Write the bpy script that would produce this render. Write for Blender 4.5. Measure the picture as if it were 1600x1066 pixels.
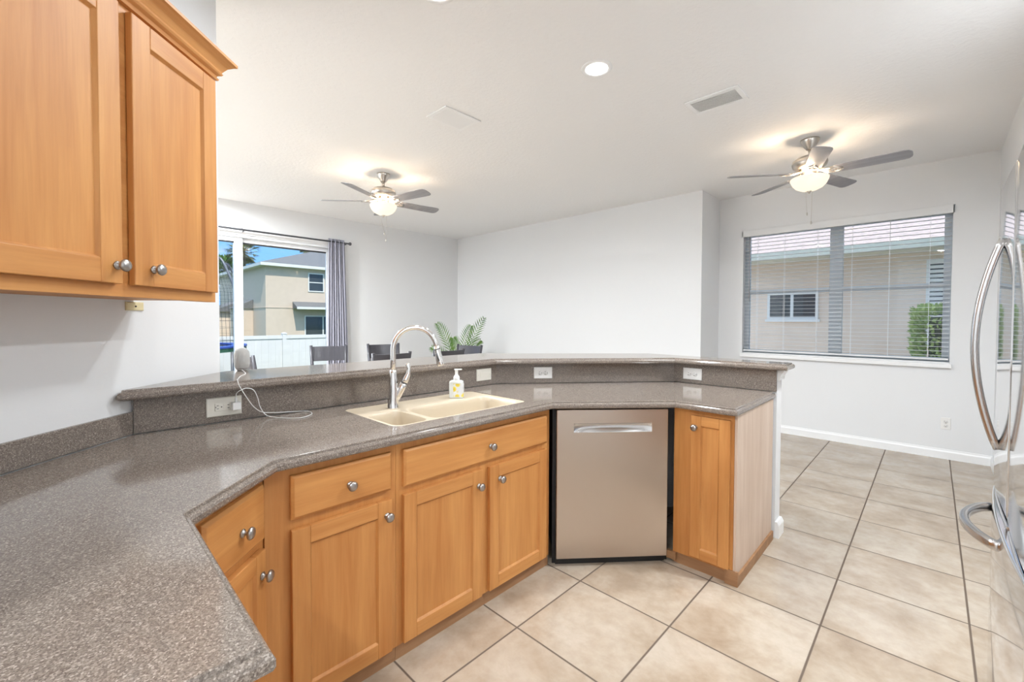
import bpy, bmesh, math, random
from mathutils import Vector, Matrix
from mathutils.geometry import tessellate_polygon
random.seed(7)
for o in list(bpy.data.objects): bpy.data.objects.remove(o, do_unlink=True)
scene = bpy.context.scene
COL = scene.collection
PI = math.pi
R2 = math.sqrt(2.0)

# ------------------------------------------------------------------ camera
CX, CY, CZ = 1.275, -1.825, 1.34
cam = bpy.data.cameras.new('camera'); camo = bpy.data.objects.new('camera', cam); COL.objects.link(camo)
yaw, pitch, roll = math.radians(44.123), 0.02275, 0.003766
ex = Vector((math.cos(yaw), math.sin(yaw), 0)); ey = Vector((-math.sin(yaw), math.cos(yaw), 0)); ez = Vector((0, 0, 1))
fwd = ey*math.cos(pitch) - ez*math.sin(pitch)
up0 = ey*math.sin(pitch) + ez*math.cos(pitch)
rt = ex*math.cos(roll) + up0*math.sin(roll)
up = up0*math.cos(roll) - ex*math.sin(roll)
camo.matrix_world = Matrix(((rt.x, up.x, -fwd.x, CX), (rt.y, up.y, -fwd.y, CY), (rt.z, up.z, -fwd.z, CZ), (0, 0, 0, 1)))
cam.sensor_width = 36; cam.lens = 677.8/1600*36; cam.shift_y = -(533-515.24)/1600; cam.clip_start = 0.02; cam.clip_end = 400
scene.camera = camo

# ------------------------------------------------------------------ colour management
vs = scene.view_settings
vs.view_transform = 'Standard'; vs.look = 'None'; vs.gamma = 1.0; vs.exposure = 0.30; vs.use_curve_mapping = False

# ------------------------------------------------------------------ world sky with clouds
w = bpy.data.worlds.new('sky'); scene.world = w; w.use_nodes = True
nt = w.node_tree; nt.nodes.clear()
def wn(t): return nt.nodes.new(t)
out = wn('ShaderNodeOutputWorld'); bg = wn('ShaderNodeBackground'); bg.inputs[1].default_value = 4.0
tc = wn('ShaderNodeTexCoord'); sep = wn('ShaderNodeSeparateXYZ'); nt.links.new(tc.outputs['Generated'], sep.inputs[0])
grad = wn('ShaderNodeValToRGB'); nt.links.new(sep.outputs[2], grad.inputs[0])
grad.color_ramp.elements[0].position = 0.0; grad.color_ramp.elements[0].color = (0.06, 0.135, 0.26, 1)
grad.color_ramp.elements[1].position = 0.5; grad.color_ramp.elements[1].color = (0.09, 0.19, 0.36, 1)
mp = wn('ShaderNodeMapping'); mp.inputs['Scale'].default_value = (3, 3, 9); nt.links.new(tc.outputs['Generated'], mp.inputs[0])
nz = wn('ShaderNodeTexNoise'); nz.inputs['Scale'].default_value = 1.6; nz.inputs['Detail'].default_value = 7; nz.inputs['Roughness'].default_value = .55
nt.links.new(mp.outputs[0], nz.inputs[0])
cr = wn('ShaderNodeValToRGB'); cr.color_ramp.elements[0].position = .50; cr.color_ramp.elements[1].position = .66
nt.links.new(nz.outputs[0], cr.inputs[0])
mx = wn('ShaderNodeMix'); mx.data_type = 'RGBA'; nt.links.new(cr.outputs[0], mx.inputs[0]); nt.links.new(grad.outputs[0], mx.inputs[6]); cz = wn('ShaderNodeValToRGB'); nt.links.new(sep.outputs[2], cz.inputs[0]); cz.color_ramp.elements[0].position = .18; cz.color_ramp.elements[0].color = (.19, .20, .22, 1); cz.color_ramp.elements[1].position = .5; cz.color_ramp.elements[1].color = (.62, .61, .59, 1); nt.links.new(cz.outputs[0], mx.inputs[7])
nt.links.new(mx.outputs[2], bg.inputs[0]); nt.links.new(bg.outputs[0], out.inputs[0])

# ------------------------------------------------------------------ sun
sl = bpy.data.lights.new('sun', 'SUN'); sl.energy = 4.3; sl.angle = .01; sl.color = (1, .93, .84)
so = bpy.data.objects.new('sun', sl); COL.objects.link(so)
so.rotation_euler = Vector((.62, -.16, 1.0)).to_track_quat('Z', 'Y').to_euler(); so.location = (10, 0, 20)
CAN_POWER = 20

# ------------------------------------------------------------------ helpers
class MB:
    def __init__(s): s.bm = bmesh.new()
    def face(s, vs, m=0, smooth=False):
        try:
            f = s.bm.faces.new(vs); f.material_index = m; f.smooth = smooth; return f
        except ValueError: return None
    def box(s, x0, x1, y0, y1, z0, z1, m=0):
        v = [s.bm.verts.new((x, y, z)) for x in (x0, x1) for y in (y0, y1) for z in (z0, z1)]
        for q in ((0, 1, 3, 2), (4, 6, 7, 5), (0, 4, 5, 1), (2, 3, 7, 6), (0, 2, 6, 4), (1, 5, 7, 3)):
            s.face([v[i] for i in q], m)
        return s
    def taper(s, x0, x1, y0, y1, z0, z1, ch, m=0):
        """slab whose front (-y) face is chamfered by ch"""
        P = lambda a, y: [s.bm.verts.new(p) for p in ((x0+a, y, z0+a), (x1-a, y, z0+a), (x1-a, y, z1-a), (x0+a, y, z1-a))]
        a = P(ch, y0); b = P(0, y0+ch*.8); c = P(0, y1)
        s.face(a, m); s.face(c[::-1], m)
        for u, v in ((a, b), (b, c)):
            for i in range(4): s.face([u[i], v[i], v[(i+1) % 4], u[(i+1) % 4]], m)
        return s
    def prism(s, poly, z0, z1, m=0):
        a = [s.bm.verts.new((p[0], p[1], z0)) for p in poly]; b = [s.bm.verts.new((p[0], p[1], z1)) for p in poly]
        n = len(poly); s.face(a[::-1], m); s.face(b, m)
        for i in range(n): s.face([a[i], a[(i+1) % n], b[(i+1) % n], b[i]], m)
        return s
    def rings(s, rings, m=0, closed=True, cap=True, smooth=False):
        R = [[s.bm.verts.new(p) for p in r] for r in rings]
        n = len(R[0])
        for a, b in zip(R, R[1:]):
            for i in range(n if closed else n-1):
                s.face([a[i], a[(i+1) % n], b[(i+1) % n], b[i]], m, smooth)
        if cap:
            s.face(R[0][::-1], m); s.face(R[-1], m)
        return s
    def lathe(s, prof, c=(0, 0, 0), n=24, m=0, axis='z', sx=1.0, cap=True):
        rs = []
        for r, h in prof:
            ring = []
            for i in range(n):
                a = 2*PI*i/n; u, v = max(r, 1e-4)*math.cos(a)*sx, max(r, 1e-4)*math.sin(a)
                p = {'z': (u, v, h), 'y': (u, h, v), 'x': (h, u, v)}[axis]
                ring.append((c[0]+p[0], c[1]+p[1], c[2]+p[2]))
            rs.append(ring)
        return s.rings(rs, m, True, cap, True)
    def tube(s, pts, r, n=10, m=0, caps=True):
        pts = [Vector(p) for p in pts]; rs = []; prev = None
        for i, p in enumerate(pts):
            t = (pts[min(i+1, len(pts)-1)]-pts[max(i-1, 0)]).normalized()
            if prev is None:
                a = Vector((0, 0, 1)) if abs(t.z) < .9 else Vector((1, 0, 0))
                u = t.cross(a).normalized()
            else:
                u = (prev-t*prev.dot(t)).normalized()
            prev = u; v = t.cross(u)
            rad = r[i] if isinstance(r, (list, tuple)) else r
            ra, rb = rad if isinstance(rad, tuple) else (rad, rad)
            rs.append([tuple(p+u*ra*math.cos(2*PI*k/n)+v*rb*math.sin(2*PI*k/n)) for k in range(n)])
        return s.rings(rs, m, True, caps, True)
    def build(s, name, mats, parent=None, bevel=0, kind=None, smooth=None):
        bmesh.ops.recalc_face_normals(s.bm, faces=s.bm.faces)
        me = bpy.data.meshes.new(name); s.bm.to_mesh(me); s.bm.free()
        for mm in (mats if isinstance(mats, (list, tuple)) else [mats]): me.materials.append(mm)
        o = bpy.data.objects.new(name, me); COL.objects.link(o)
        if parent is not None: o.parent = parent
        if kind: o['kind'] = kind
        if bevel:
            b = o.modifiers.new('bevel', 'BEVEL'); b.width = bevel; b.segments = 2; b.limit_method = 'ANGLE'; b.angle_limit = .6
            b.harden_normals = False
        return o

def thing(name, label, cat, loc=(0, 0, 0), rz=0, group=None):
    o = bpy.data.objects.new(name, None); COL.objects.link(o); o.empty_display_size = .05
    o.location = loc; o.rotation_euler = (0, 0, rz); tag(o, label, cat, group); return o
def tag(o, label, cat, group=None):
    o['label'] = label; o['category'] = cat
    if group: o['group'] = group
    return o
def dup(o, parent=None):
    c = o.copy(); COL.objects.link(c)
    if parent is not None: c.parent = parent
    for ch in list(o.children): dup(ch, c)
    return c
def offset_poly(poly, d):
    """inward offset (d>0) for a CCW polygon"""
    n = len(poly); res = []
    for i in range(n):
        a, b, c = Vector(poly[i-1]), Vector(poly[i]), Vector(poly[(i+1) % n])
        e1 = (b-a).normalized(); e2 = (c-b).normalized()
        n1 = Vector((-e1.y, e1.x)); n2 = Vector((-e2.y, e2.x))
        k = n1+n2; res.append(tuple(b+k*(d/max(.2, 1+n1.dot(n2)))))
    return res
def offset_path(pts, d):
    """left offset of an open path"""
    res = []
    for i, p in enumerate(pts):
        b = Vector(p)
        e1 = (b-Vector(pts[i-1])).normalized() if i else (Vector(pts[1])-b).normalized()
        e2 = (Vector(pts[i+1])-b).normalized() if i < len(pts)-1 else e1
        n1 = Vector((-e1.y, e1.x)); n2 = Vector((-e2.y, e2.x)); res.append(tuple(b+(n1+n2)*(d/(1+n1.dot(n2)))))
    return res
def rrect(x0, x1, y0, y1, r, n=5):
    P = []
    for cx, cy, a0 in ((x1-r, y0+r, -90), (x1-r, y1-r, 0), (x0+r, y1-r, 90), (x0+r, y0+r, 180)):
        for i in range(n+1):
            a = math.radians(a0+90*i/n); P.append((cx+r*math.cos(a), cy+r*math.sin(a)))
    return P
def smooth_path(P, n=8):
    """Catmull-Rom through P"""
    P = [Vector(p) for p in P]; Q = [P[0]]+P+[P[-1]]; out_ = []
    for i in range(1, len(Q)-2):
        for k in range(n):
            t = k/n; a, b, c, d = Q[i-1], Q[i], Q[i+1], Q[i+2]
            out_.append(.5*((2*b)+(c-a)*t+(2*a-5*b+4*c-d)*t*t+(3*b-3*c+d-a)*t**3))
    out_.append(P[-1]); return out_
def arch(mb, xs, zs, y0, y1, openings, m=0):
    """wall of x range, z range with rectangular openings [(x0,x1,z0,z1)] as merged boxes"""
    x0, x1 = xs; z0, z1 = zs
    cur = x0
    for a, b, c, d in sorted(openings):
        if a > cur: mb.box(cur, a, y0, y1, z0, z1, m)
        if c > z0: mb.box(a, b, y0, y1, z0, c, m)
        if d < z1: mb.box(a, b, y0, y1, d, z1, m)
        cur = b
    if cur < x1: mb.box(cur, x1, y0, y1, z0, z1, m)
    return mb

# ------------------------------------------------------------------ materials
def mat(name, col=(.8, .8, .8), rough=.5, metal=0, spec=.5, coat=0, emit=None, es=0):
    m = bpy.data.materials.new(name); m.use_nodes = True; b = m.node_tree.nodes['Principled BSDF']
    b.inputs['Base Color'].default_value = (*col, 1); b.inputs['Roughness'].default_value = rough; b.inputs['Metallic'].default_value = metal
    b.inputs['Specular IOR Level'].default_value = spec; b.inputs['Coat Weight'].default_value = coat; b.inputs['Coat Roughness'].default_value = .08
    if emit: b.inputs['Emission Color'].default_value = (*emit, 1); b.inputs['Emission Strength'].default_value = es
    return m
class N:
    def __init__(s, m): s.t = m.node_tree; s.b = s.t.nodes['Principled BSDF']
    def n(s, t, **k):
        x = s.t.nodes.new(t)
        for a, v in k.items(): setattr(x, a, v)
        return x
    def l(s, a, b): s.t.links.new(a, b)
    def coords(s, scale=(1, 1, 1), rnd=True, out='Object'):
        tcn = s.n('ShaderNodeTexCoord'); mp_ = s.n('ShaderNodeMapping'); mp_.inputs['Scale'].default_value = scale
        if rnd:
            oi = s.n('ShaderNodeObjectInfo'); ad = s.n('ShaderNodeVectorMath', operation='MULTIPLY_ADD')
            s.l(oi.outputs['Random'], ad.inputs[0]); ad.inputs[1].default_value = (7.3, 3.1, 11.7); s.l(tcn.outputs[out], ad.inputs[2]); s.l(ad.outputs[0], mp_.inputs[0])
        else: s.l(tcn.outputs[out], mp_.inputs[0])
        return mp_.outputs[0]
    def noise(s, co, sc, det=4, rg=.5, dist=0):
        x = s.n('ShaderNodeTexNoise'); x.inputs['Scale'].default_value = sc; x.inputs['Detail'].default_value = det
        x.inputs['Roughness'].default_value = rg; x.inputs['Distortion'].default_value = dist; s.l(co, x.inputs[0]); return x.outputs[0]
    def ramp(s, f, stops, interp='LINEAR'):
        x = s.n('ShaderNodeValToRGB'); r = x.color_ramp; r.interpolation = interp
        while len(r.elements) < len(stops): r.elements.new(.5)
        for e, (p, c) in zip(r.elements, stops): e.position = p; e.color = (*c, 1) if len(c) == 3 else c
        s.l(f, x.inputs[0]); return x.outputs[0]
    def mix(s, f, a, b, mode='MIX'):
        x = s.n('ShaderNodeMix', data_type='RGBA', blend_type=mode)
        for i, v in ((0, f), (6, a), (7, b)):
            if isinstance(v, (int, float)): x.inputs[i].default_value = v
            elif isinstance(v, tuple): x.inputs[i].default_value = (*v, 1)
            else: s.l(v, x.inputs[i])
        return x.outputs[2]
    def bump(s, h, strength=.1, dist=.01):
        x = s.n('ShaderNodeBump'); x.inputs['Strength'].default_value = strength; x.inputs['Distance'].default_value = dist
        s.l(h, x.inputs['Height']); s.l(x.outputs[0], s.b.inputs['Normal']); return x
    def col(s, c): s.l(c, s.b.inputs['Base Color'])

def wood(name, vertical, dark, light, rough=.5):
    m = mat(name, light, rough); q = N(m)
    sc = (9, 9, .7) if vertical else (.7, 9, 9)
    co = q.coords(sc); n1 = q.noise(co, 2.2, 5, .55, .35)
    co2 = q.coords((70, 70, 3) if vertical else (3, 70, 70)); n2 = q.noise(co2, 2, 3, .6)
    co3 = q.coords((1.6, 1.6, 1.6)); n3 = q.noise(co3, 1.5, 2)
    c1 = q.ramp(n1, [(.28, dark), (.5, tuple((a+b)/2 for a, b in zip(dark, light))), (.74, light)])
    g = q.ramp(n2, [(.3, (.86, .82, .78)), (.7, (1, 1, 1))]); c2 = q.mix(.55, c1, g, 'MULTIPLY')
    v = q.ramp(n3, [(.35, (.86, .82, .78)), (.65, (1, 1, 1))]); q.col(q.mix(.6, c2, v, 'MULTIPLY'))
    q.bump(n2, .04, .002); return m
WD, WL = (.53, .215, .055), (.70, .345, .11)
M = {}
M['wood_v'] = wood('maple_wood_vertical_grain', True, WD, WL)
M['wood_h'] = wood('maple_wood_horizontal_grain', False, WD, WL)
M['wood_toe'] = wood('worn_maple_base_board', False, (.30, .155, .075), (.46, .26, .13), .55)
M['wood_end'] = wood('pale_veneer_end_panel', True, (.60, .46, .36), (.73, .60, .50), .5)

def counter():
    m = mat('speckled_solid_surface', (.2, .17, .15), .095, spec=.5); q = N(m)
    def vor(sc):
        v = q.n('ShaderNodeTexVoronoi'); v.inputs['Scale'].default_value = sc; q.l(q.coords((1, 1, 1), False), v.inputs['Vector']); 
        s_ = q.n('ShaderNodeSeparateColor'); q.l(v.outputs['Color'], s_.inputs[0]); return s_.outputs[0]
    a = q.ramp(vor(400), [(0, (.115, .092, .076)), (.3, (.17, .14, .117)), (.62, (.235, .195, .165)), (.86, (.33, .28, .24)), (.97, (.50, .44, .385))], 'LINEAR')
    b = q.ramp(vor(560), [(0, (.10, .08, .068)), (.5, (.20, .165, .14)), (1, (.32, .275, .24))])
    q.col(q.mix(.4, a, b)); return m
M['counter'] = counter()

def tile():
    m = mat('beige_floor_tile', (.6, .5, .4), .27); q = N(m); T = .472
    tcn = q.n('ShaderNodeTexCoord'); sx = q.n('ShaderNodeVectorMath', operation='SCALE'); sx.inputs['Scale'].default_value = 1/T
    q.l(tcn.outputs['Object'], sx.inputs[0])
    fr = q.n('ShaderNodeVectorMath', operation='FRACTION'); q.l(sx.outputs[0], fr.inputs[0])
    fl = q.n('ShaderNodeVectorMath', operation='FLOOR'); q.l(sx.outputs[0], fl.inputs[0])
    sb = q.n('ShaderNodeVectorMath', operation='SUBTRACT'); q.l(fr.outputs[0], sb.inputs[0]); sb.inputs[1].default_value = (.5, .5, .5)
    ab = q.n('ShaderNodeVectorMath', operation='ABSOLUTE'); q.l(sb.outputs[0], ab.inputs[0])
    sp = q.n('ShaderNodeSeparateXYZ'); q.l(ab.outputs[0], sp.inputs[0])
    mxn = q.n('ShaderNodeMath', operation='MAXIMUM'); q.l(sp.outputs[0], mxn.inputs[0]); q.l(sp.outputs[1], mxn.inputs[1])
    g = q.ramp(mxn.outputs[0], [(.4900, (0, 0, 0)), (.4930, (1, 1, 1))])
    wnz = q.n('ShaderNodeTexWhiteNoise', noise_dimensions='2D'); q.l(fl.outputs[0], wnz.inputs['Vector'])
    off = q.n('ShaderNodeVectorMath', operation='MULTIPLY_ADD'); q.l(wnz.outputs['Color'], off.inputs[0]); off.inputs[1].default_value = (9, 9, 9); q.l(tcn.outputs['Object'], off.inputs[2])
    n1 = q.noise(off.outputs[0], 3.2, 7, .62, .25); n2 = q.noise(off.outputs[0], 22, 4, .6)
    c = q.ramp(n1, [(.3, (.38, .295, .215)), (.47, (.48, .395, .305)), (.62, (.55, .475, .39))])
    c = q.mix(.35, c, q.ramp(n2, [(.35, (.78, .74, .70)), (.6, (1, 1, 1))]), 'MULTIPLY')
    tv = q.ramp(wnz.outputs['Value'], [(0, (.93, .92, .91)), (1, (1, 1, 1))]); c = q.mix(1.0, c, tv, 'MULTIPLY')
    q.col(q.mix(g, c, (.13, .095, .07)))
    rg = q.ramp(g, [(0, (.20, .20, .20)), (1, (.8, .8, .8))]); q.l(rg, q.b.inputs['Roughness'])
    inv = q.n('ShaderNodeMath', operation='SUBTRACT'); inv.inputs[0].default_value = 1; q.l(g, inv.inputs[1])
    q.bump(inv.outputs[0], .25, .003); return m
M['tile'] = tile()

def plaster(name, col, sc, st, rough=.6):
    m = mat(name, col, rough, spec=.3); q = N(m); n1 = q.noise(q.coords((1, 1, 1), False), sc, 5, .6)
    q.bump(n1, st, .004); return m
M['wall'] = plaster('pale_grey_wall_paint', (.81, .818, .828), 90, .10)
M['ceil'] = plaster('textured_white_ceiling', (.90, .90, .90), 34, .8, .8)
M['trim'] = mat('white_gloss_trim', (.90, .905, .91), .35)
M['vinyl'] = mat('white_vinyl_frame', (.84, .86, .88), .4)
M['slat'] = mat('white_blind_slat', (.80, .81, .82), .45)
M['backlit_grey'] = mat('backlit_grey_frame', (.50, .545, .59), .45)  # bluish grey of backlight and haze put into the frame colour
M['plate'] = mat('ivory_outlet_plastic', (.80, .77, .69), .35)
M['plate_w'] = mat('white_outlet_plastic', (.84, .83, .81), .35)
M['ivory'] = mat('old_ivory_plastic', (.74, .64, .38), .4)
M['sink'] = mat('cream_composite_sink', (.60, .51, .385), .28)
M['chrome'] = mat('polished_chrome', (.80, .79, .78), .08, 1)
M['nickel'] = mat('brushed_nickel', (.60, .56, .51), .28, 1)
M['pewter'] = mat('antique_pewter', (.40, .38, .365), .30, .95)
M['black'] = mat('black_gap', (.012, .012, .013), .5)
M['blackp'] = mat('black_plastic', (.03, .03, .033), .4)
M['rod'] = mat('dark_grey_metal_rod', (.13, .135, .15), .4, .6)
M['chair'] = mat('dark_espresso_lacquer', (.060, .058, .068), .30)
M['hole'] = mat('dark_socket_hole', (.05, .04, .035), .6)
M['white'] = mat('white_plastic', (.83, .83, .82), .35)

def steel(name, vertical, col, rough):
    m = mat(name, col, rough, 1); q = N(m)
    co = q.coords((160, 160, 1.2) if vertical else (1.2, 160, 160)); n1 = q.noise(co, 2, 3)
    q.l(q.ramp(n1, [(.3, (rough*.94,)*3), (.7, (rough*1.06,)*3)]), q.b.inputs['Roughness'])
    q.b.inputs['Anisotropic'].default_value = .3 if rough > .1 else 0; return m
M['steel_dw'] = steel('warm_stainless_steel', True, (.57, .50, .44), .30)
M['steel_fr'] = steel('bright_stainless_steel', True, (.82, .82, .83), .06)
M['steel_h'] = mat('satin_steel_handle', (.56, .55, .545), .24, 1)

def glass(name='window_glass'):
    m = bpy.data.materials.new(name); m.use_nodes = True; t = m.node_tree; t.nodes.clear()
    o = t.nodes.new('ShaderNodeOutputMaterial'); a = t.nodes.new('ShaderNodeBsdfTransparent'); g = t.nodes.new('ShaderNodeBsdfGlossy')
    g.inputs['Roughness'].default_value = .01; f = t.nodes.new('ShaderNodeFresnel'); f.inputs[0].default_value = 1.35; x = t.nodes.new('ShaderNodeMixShader')
    a.inputs[0].default_value = (.96, .98, .98, 1)
    t.links.new(f.outputs[0], x.inputs[0]); t.links.new(a.outputs[0], x.inputs[1]); t.links.new(g.outputs[0], x.inputs[2]); t.links.new(x.outputs[0], o.inputs[0]); return m
M['glass'] = glass()
def fabric(name, col, rough=.9):
    m = mat(name, col, rough, spec=.2); q = N(m); n1 = q.noise(q.coords((1, 1, 1), False), 400, 2); q.bump(n1, .1, .002)
    return m
M['curtain'] = fabric('lavender_grey_curtain', (.40, .40, .47))
M['mesh'] = fabric('grey_speaker_fabric', (.46, .455, .44))
M['blade'] = wood('grey_fan_blade', False, (.28, .28, .305), (.38, .38, .41), .4)
M['lamp'] = mat('frosted_glass_bowl_lit', (.35, .32, .27), .4, emit=(1.0, .87, .66), es=.8)
M['led'] = mat('led_lens', (1, 1, 1), .4, emit=(1, .98, .95), es=9)

def plain(name, col, rough=.8, sc=8, amt=.25, bump=0):
    m = mat(name, col, rough, spec=.25); q = N(m); n1 = q.noise(q.coords((1, 1, 1), False), sc, 5, .6)
    lo = tuple(c*(1-amt) for c in col); q.col(q.ramp(n1, [(.3, lo), (.7, col)]))
    if bump: q.bump(n1, bump, .02)
    return m
M['stucco1'] = plain('cream_stucco', (.66, .53, .42), .9, 3, .07)
M['stucco2'] = plain('tan_stucco', (.78, .62, .49), .9, 3, .06)
M['shingle'] = plain('grey_roof_shingle', (.20, .195, .19), .9, 9, .35)
M['shingle2'] = plain('weathered_pinkish_shingle', (.56, .44, .39), .9, 14, .3)
M['fascia'] = plain('white_painted_fascia', (.76, .74, .70), .6, 2, .05)
M['soffit'] = plain('pale_green_gutter', (.58, .56, .46), .6, 2, .05)
M['grass'] = plain('green_lawn', (.10, .16, .045), .95, 6, .4, .3)
M['concrete'] = plain('grey_patio_concrete', (.48, .47, .45), .9, 5, .15)
M['darkglass'] = mat('dark_window_glass', (.05, .06, .065), .08)
M['fence'] = plain('white_vinyl_fence', (.72, .70, .69), .5, 3, .03)
M['bark'] = plain('palm_bark', (.24, .18, .12), .9, 20, .4, .5)
def leaf(name, a, b):
    m = mat(name, a, .55, spec=.3); q = N(m); n1 = q.noise(q.coords((1, 1, 1), False, 'Object'), 9, 3); q.col(q.ramp(n1, [(.3, a), (.7, b)]))
    q.b.inputs['Transmission Weight'].default_value = 0; return m
M['leaf_palm'] = leaf('palm_frond_leaf', (.13, .17, .06), (.40, .36, .20))
M['leaf_in'] = leaf('houseplant_leaf', (.045, .13, .025), (.17, .29, .06))
M['leaf_hedge'] = leaf('hedge_leaf', (.10, .20, .05), (.36, .44, .14))
M['leaf_tree'] = leaf('tree_leaf', (.05, .13, .03), (.17, .28, .07))
M['navy'] = mat('blue_trampoline_pad', (.02, .06, .30), .5)
M['green'] = mat('dark_green_pad', (.02, .09, .05), .6)
M['net'] = mat('black_safety_net', (.03, .035, .04), .8)
M['potw'] = mat('dark_woven_planter', (.10, .085, .075), .7)
M['soil'] = mat('dark_soil', (.05, .035, .025), .9)
def soap_label():
    m = mat('yellow_flower_label', (.8, .8, .8), .4); q = N(m)
    v = q.n('ShaderNodeTexVoronoi'); v.inputs['Scale'].default_value = 30; q.l(q.coords((1, 1, 1), False), v.inputs['Vector'])
    q.col(q.ramp(v.outputs['Distance'], [(.10, (.22, .17, .02)), (.16, (.75, .55, .02)), (.42, (.80, .66, .12)), (.52, (.70, .72, .74))])); return m
M['soaplabel'] = soap_label()
M['soapclear'] = mat('clear_soap_bottle', (.72, .74, .72), .12)

CEIL = 2.906
# ================================================================== ROOM SHELL
mb = MB(); mb.box(-5.55, 2.5, -4.2, 4.28, -.12, 0); mb.build('floor', M['tile'], kind='structure')
mb = MB(); mb.box(-5.55, 2.5, -4.2, 4.28, CEIL, CEIL+.15); mb.build('ceiling', M['ceil'], kind='structure')
# slider wall (x = -5.407), built along y
SX = -5.407; SY0, SY1, SZ = -2.42, 1.16, 2.47
mb = MB(); mb.box(SX-.14, SX, -4.2, SY0, 0, CEIL); mb.box(SX-.14, SX, SY1, 3.65, 0, CEIL); mb.box(SX-.14, SX, SY0, SY1, SZ, CEIL)
mb.build('wall_left', M['wall'], kind='structure')
mb = MB(); mb.box(SX, -.739, 3.531, 3.65, 0, CEIL); mb.build('wall_far', M['wall'], kind='structure')
mb = MB(); mb.box(-.859, -.739, 3.65, 4.25, 0, CEIL); mb.build('wall_jog', M['wall'], kind='structure')
WX0, WX1, WZ0, WZ1 = -.452, 1.397, .93, 2.44
WY = 4.132
mb = MB(); arch(mb, (-.739, 1.695), (0, CEIL), WY, WY+.14, [(WX0, WX1, WZ0, WZ1)]); mb.build('wall_window', M['wall'], kind='structure')
mb = MB(); mb.box(1.695, 1.82, .66, 4.27, 0, CEIL); mb.box(1.82, 2.37, .66, .78, 0, CEIL); mb.box(2.25, 2.37, -4.12, .66, 0, CEIL); mb.build('wall_right', M['wall'], kind='structure')
mb = MB(); mb.box(-5.547, 2.37, -4.24, -4.12, 0, CEIL); mb.build('wall_rear', M['wall'], kind='structure')
# diagonal kitchen wall  X+Y = DW0
DW0 = -2.537
e1 = ((DW0-1.294+1.241)/1, 0)
E1 = (-1.2415, DW0+1.2415); E0 = (-.215, DW0+.215)
th = .12/R2
mb = MB(); mb.prism([E0, (E0[0]-th, E0[1]-th), (E1[0]-th, E1[1]-th), E1][::-1], 0, CEIL); mb.build('wall_diagonal', M['wall'], kind='structure')
mb = MB(); mb.box(E0[0]-.05, .70, E0[1]-.12, E0[1], 0, CEIL); mb.box(.58, .70, -4.12, E0[1]-.12, 0, CEIL); mb.build('wall_kitchen', M['wall'], kind='structure')

# baseboards
def basebd(name, x0, y0, x1, y1, side, h=.095, t=.014):
    a, b = Vector((x0, y0)), Vector((x1, y1)); d = (b-a).normalized(); n_ = Vector((-d.y, d.x))*side
    m_ = MB()
    prof = [(0, 0), (t, 0), (t, h*.72), (t*.55, h*.86), (t*.4, h), (0, h)]
    m_.rings([[(p.x+n_.x*u, p.y+n_.y*u, v) for u, v in prof] for p in (a, b)]); return m_.build(name, M['trim'], kind='structure')
basebd('baseboard_window', -.739, WY, 1.695, WY, -1)
basebd('baseboard_far', SX, 3.531, -.739, 3.531, -1)
basebd('baseboard_right', 1.695, .68, 1.695, 4.118, 1)
basebd('baseboard_left', SX, 1.2, SX, 3.517, -1)
basebd('baseboard_jog', -.739, 3.53, -.739, 4.118, -1)

# half wall of the peninsula
S = [(-.8665, -1.651), (-.845, .208), (-.039, 1.19), (.598, 1.19)]
Si = offset_path(S, .0165); So = offset_path(S, .128)
poly = Si+So[::-1]
poly[0] = (Si[0][0], DW0-Si[0][0]+.002); poly[-1] = (So[0][0], DW0-So[0][0]+.002)
mb = MB(); mb.prism(poly, 0, 1.041); mb.build('wall_peninsula', M['wall'], kind='structure')
# capital and base trims on the end of the half wall
def rect_stack(name, x0, x1, y0, y1, levels, mat_):
    m_ = MB(); m_.rings([[(x0-o, y0-o*f, z), (x1+o, y0-o*f, z), (x1+o, y1+o, z), (x0-o, y1+o, z)] for z, o, f in levels]); return m_.build(name, mat_, kind='structure')
ey0, ey1 = So[-1][1]-.11, So[-1][1]
rect_stack('trim_1', .599, .606, ey0, ey1, [(.972, .001, 0), (.975, .006, 0), (.988, .008, 0), (.992, .006, 0), (1.01, .012, 0), (1.03, .026, 0), (1.041, .028, 0)], M['trim'])
rect_stack('trim_2', .599, .606, ey0, ey1, [(0, .014, 0), (.075, .014, 0), (.09, .008, 0), (.10, .003, 0)], M['trim'])
basebd('baseboard_peninsula', .56, So[-1][1], So[2][0]+.02, So[2][1], -1)

# ================================================================== WINDOW with blind
win = bpy.data.objects.new('window_1', None); COL.objects.link(win); win.location = (0, WY, 0); win['kind'] = 'structure'
mb = MB(); y0, y1 = .085, .135
mx0, mx1 = .425, .545
for a, b in ((WX0, WX0+.055), (mx0, mx1), (WX1-.055, WX1)): mb.box(a, b, y0, y1, WZ0, WZ1)
mb.box(WX0, WX1, y0+.002, y1-.002, WZ1-.05, WZ1); mb.box(WX0, WX1, y0+.002, y1-.002, WZ0, WZ0+.05)
mb.build('window_frame', M['backlit_grey'], win)
for a, b in ((WX0+.055, mx0), (mx1, WX1-.055)):
    m2 = MB(); m2.box(a, b, y0-.012, y1-.01, 1.672, 1.722); m2.build('meeting_rail', M['backlit_grey'], win)
    m2 = MB(); m2.box(a, b, .104, .108, WZ0+.05, WZ1-.05); m2.build('glass_pane', M['glass'], win)
mb = MB(); mb.box(WX0-.012, WX1+.014, -.045, .083, WZ0-.042, WZ0-.001); mb.box(WX0+.001, WX1-.001, -.001, .083, WZ0-.001, WZ0+.012)
mb.build('window_sill', M['trim'], win, bevel=.004)

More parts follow.
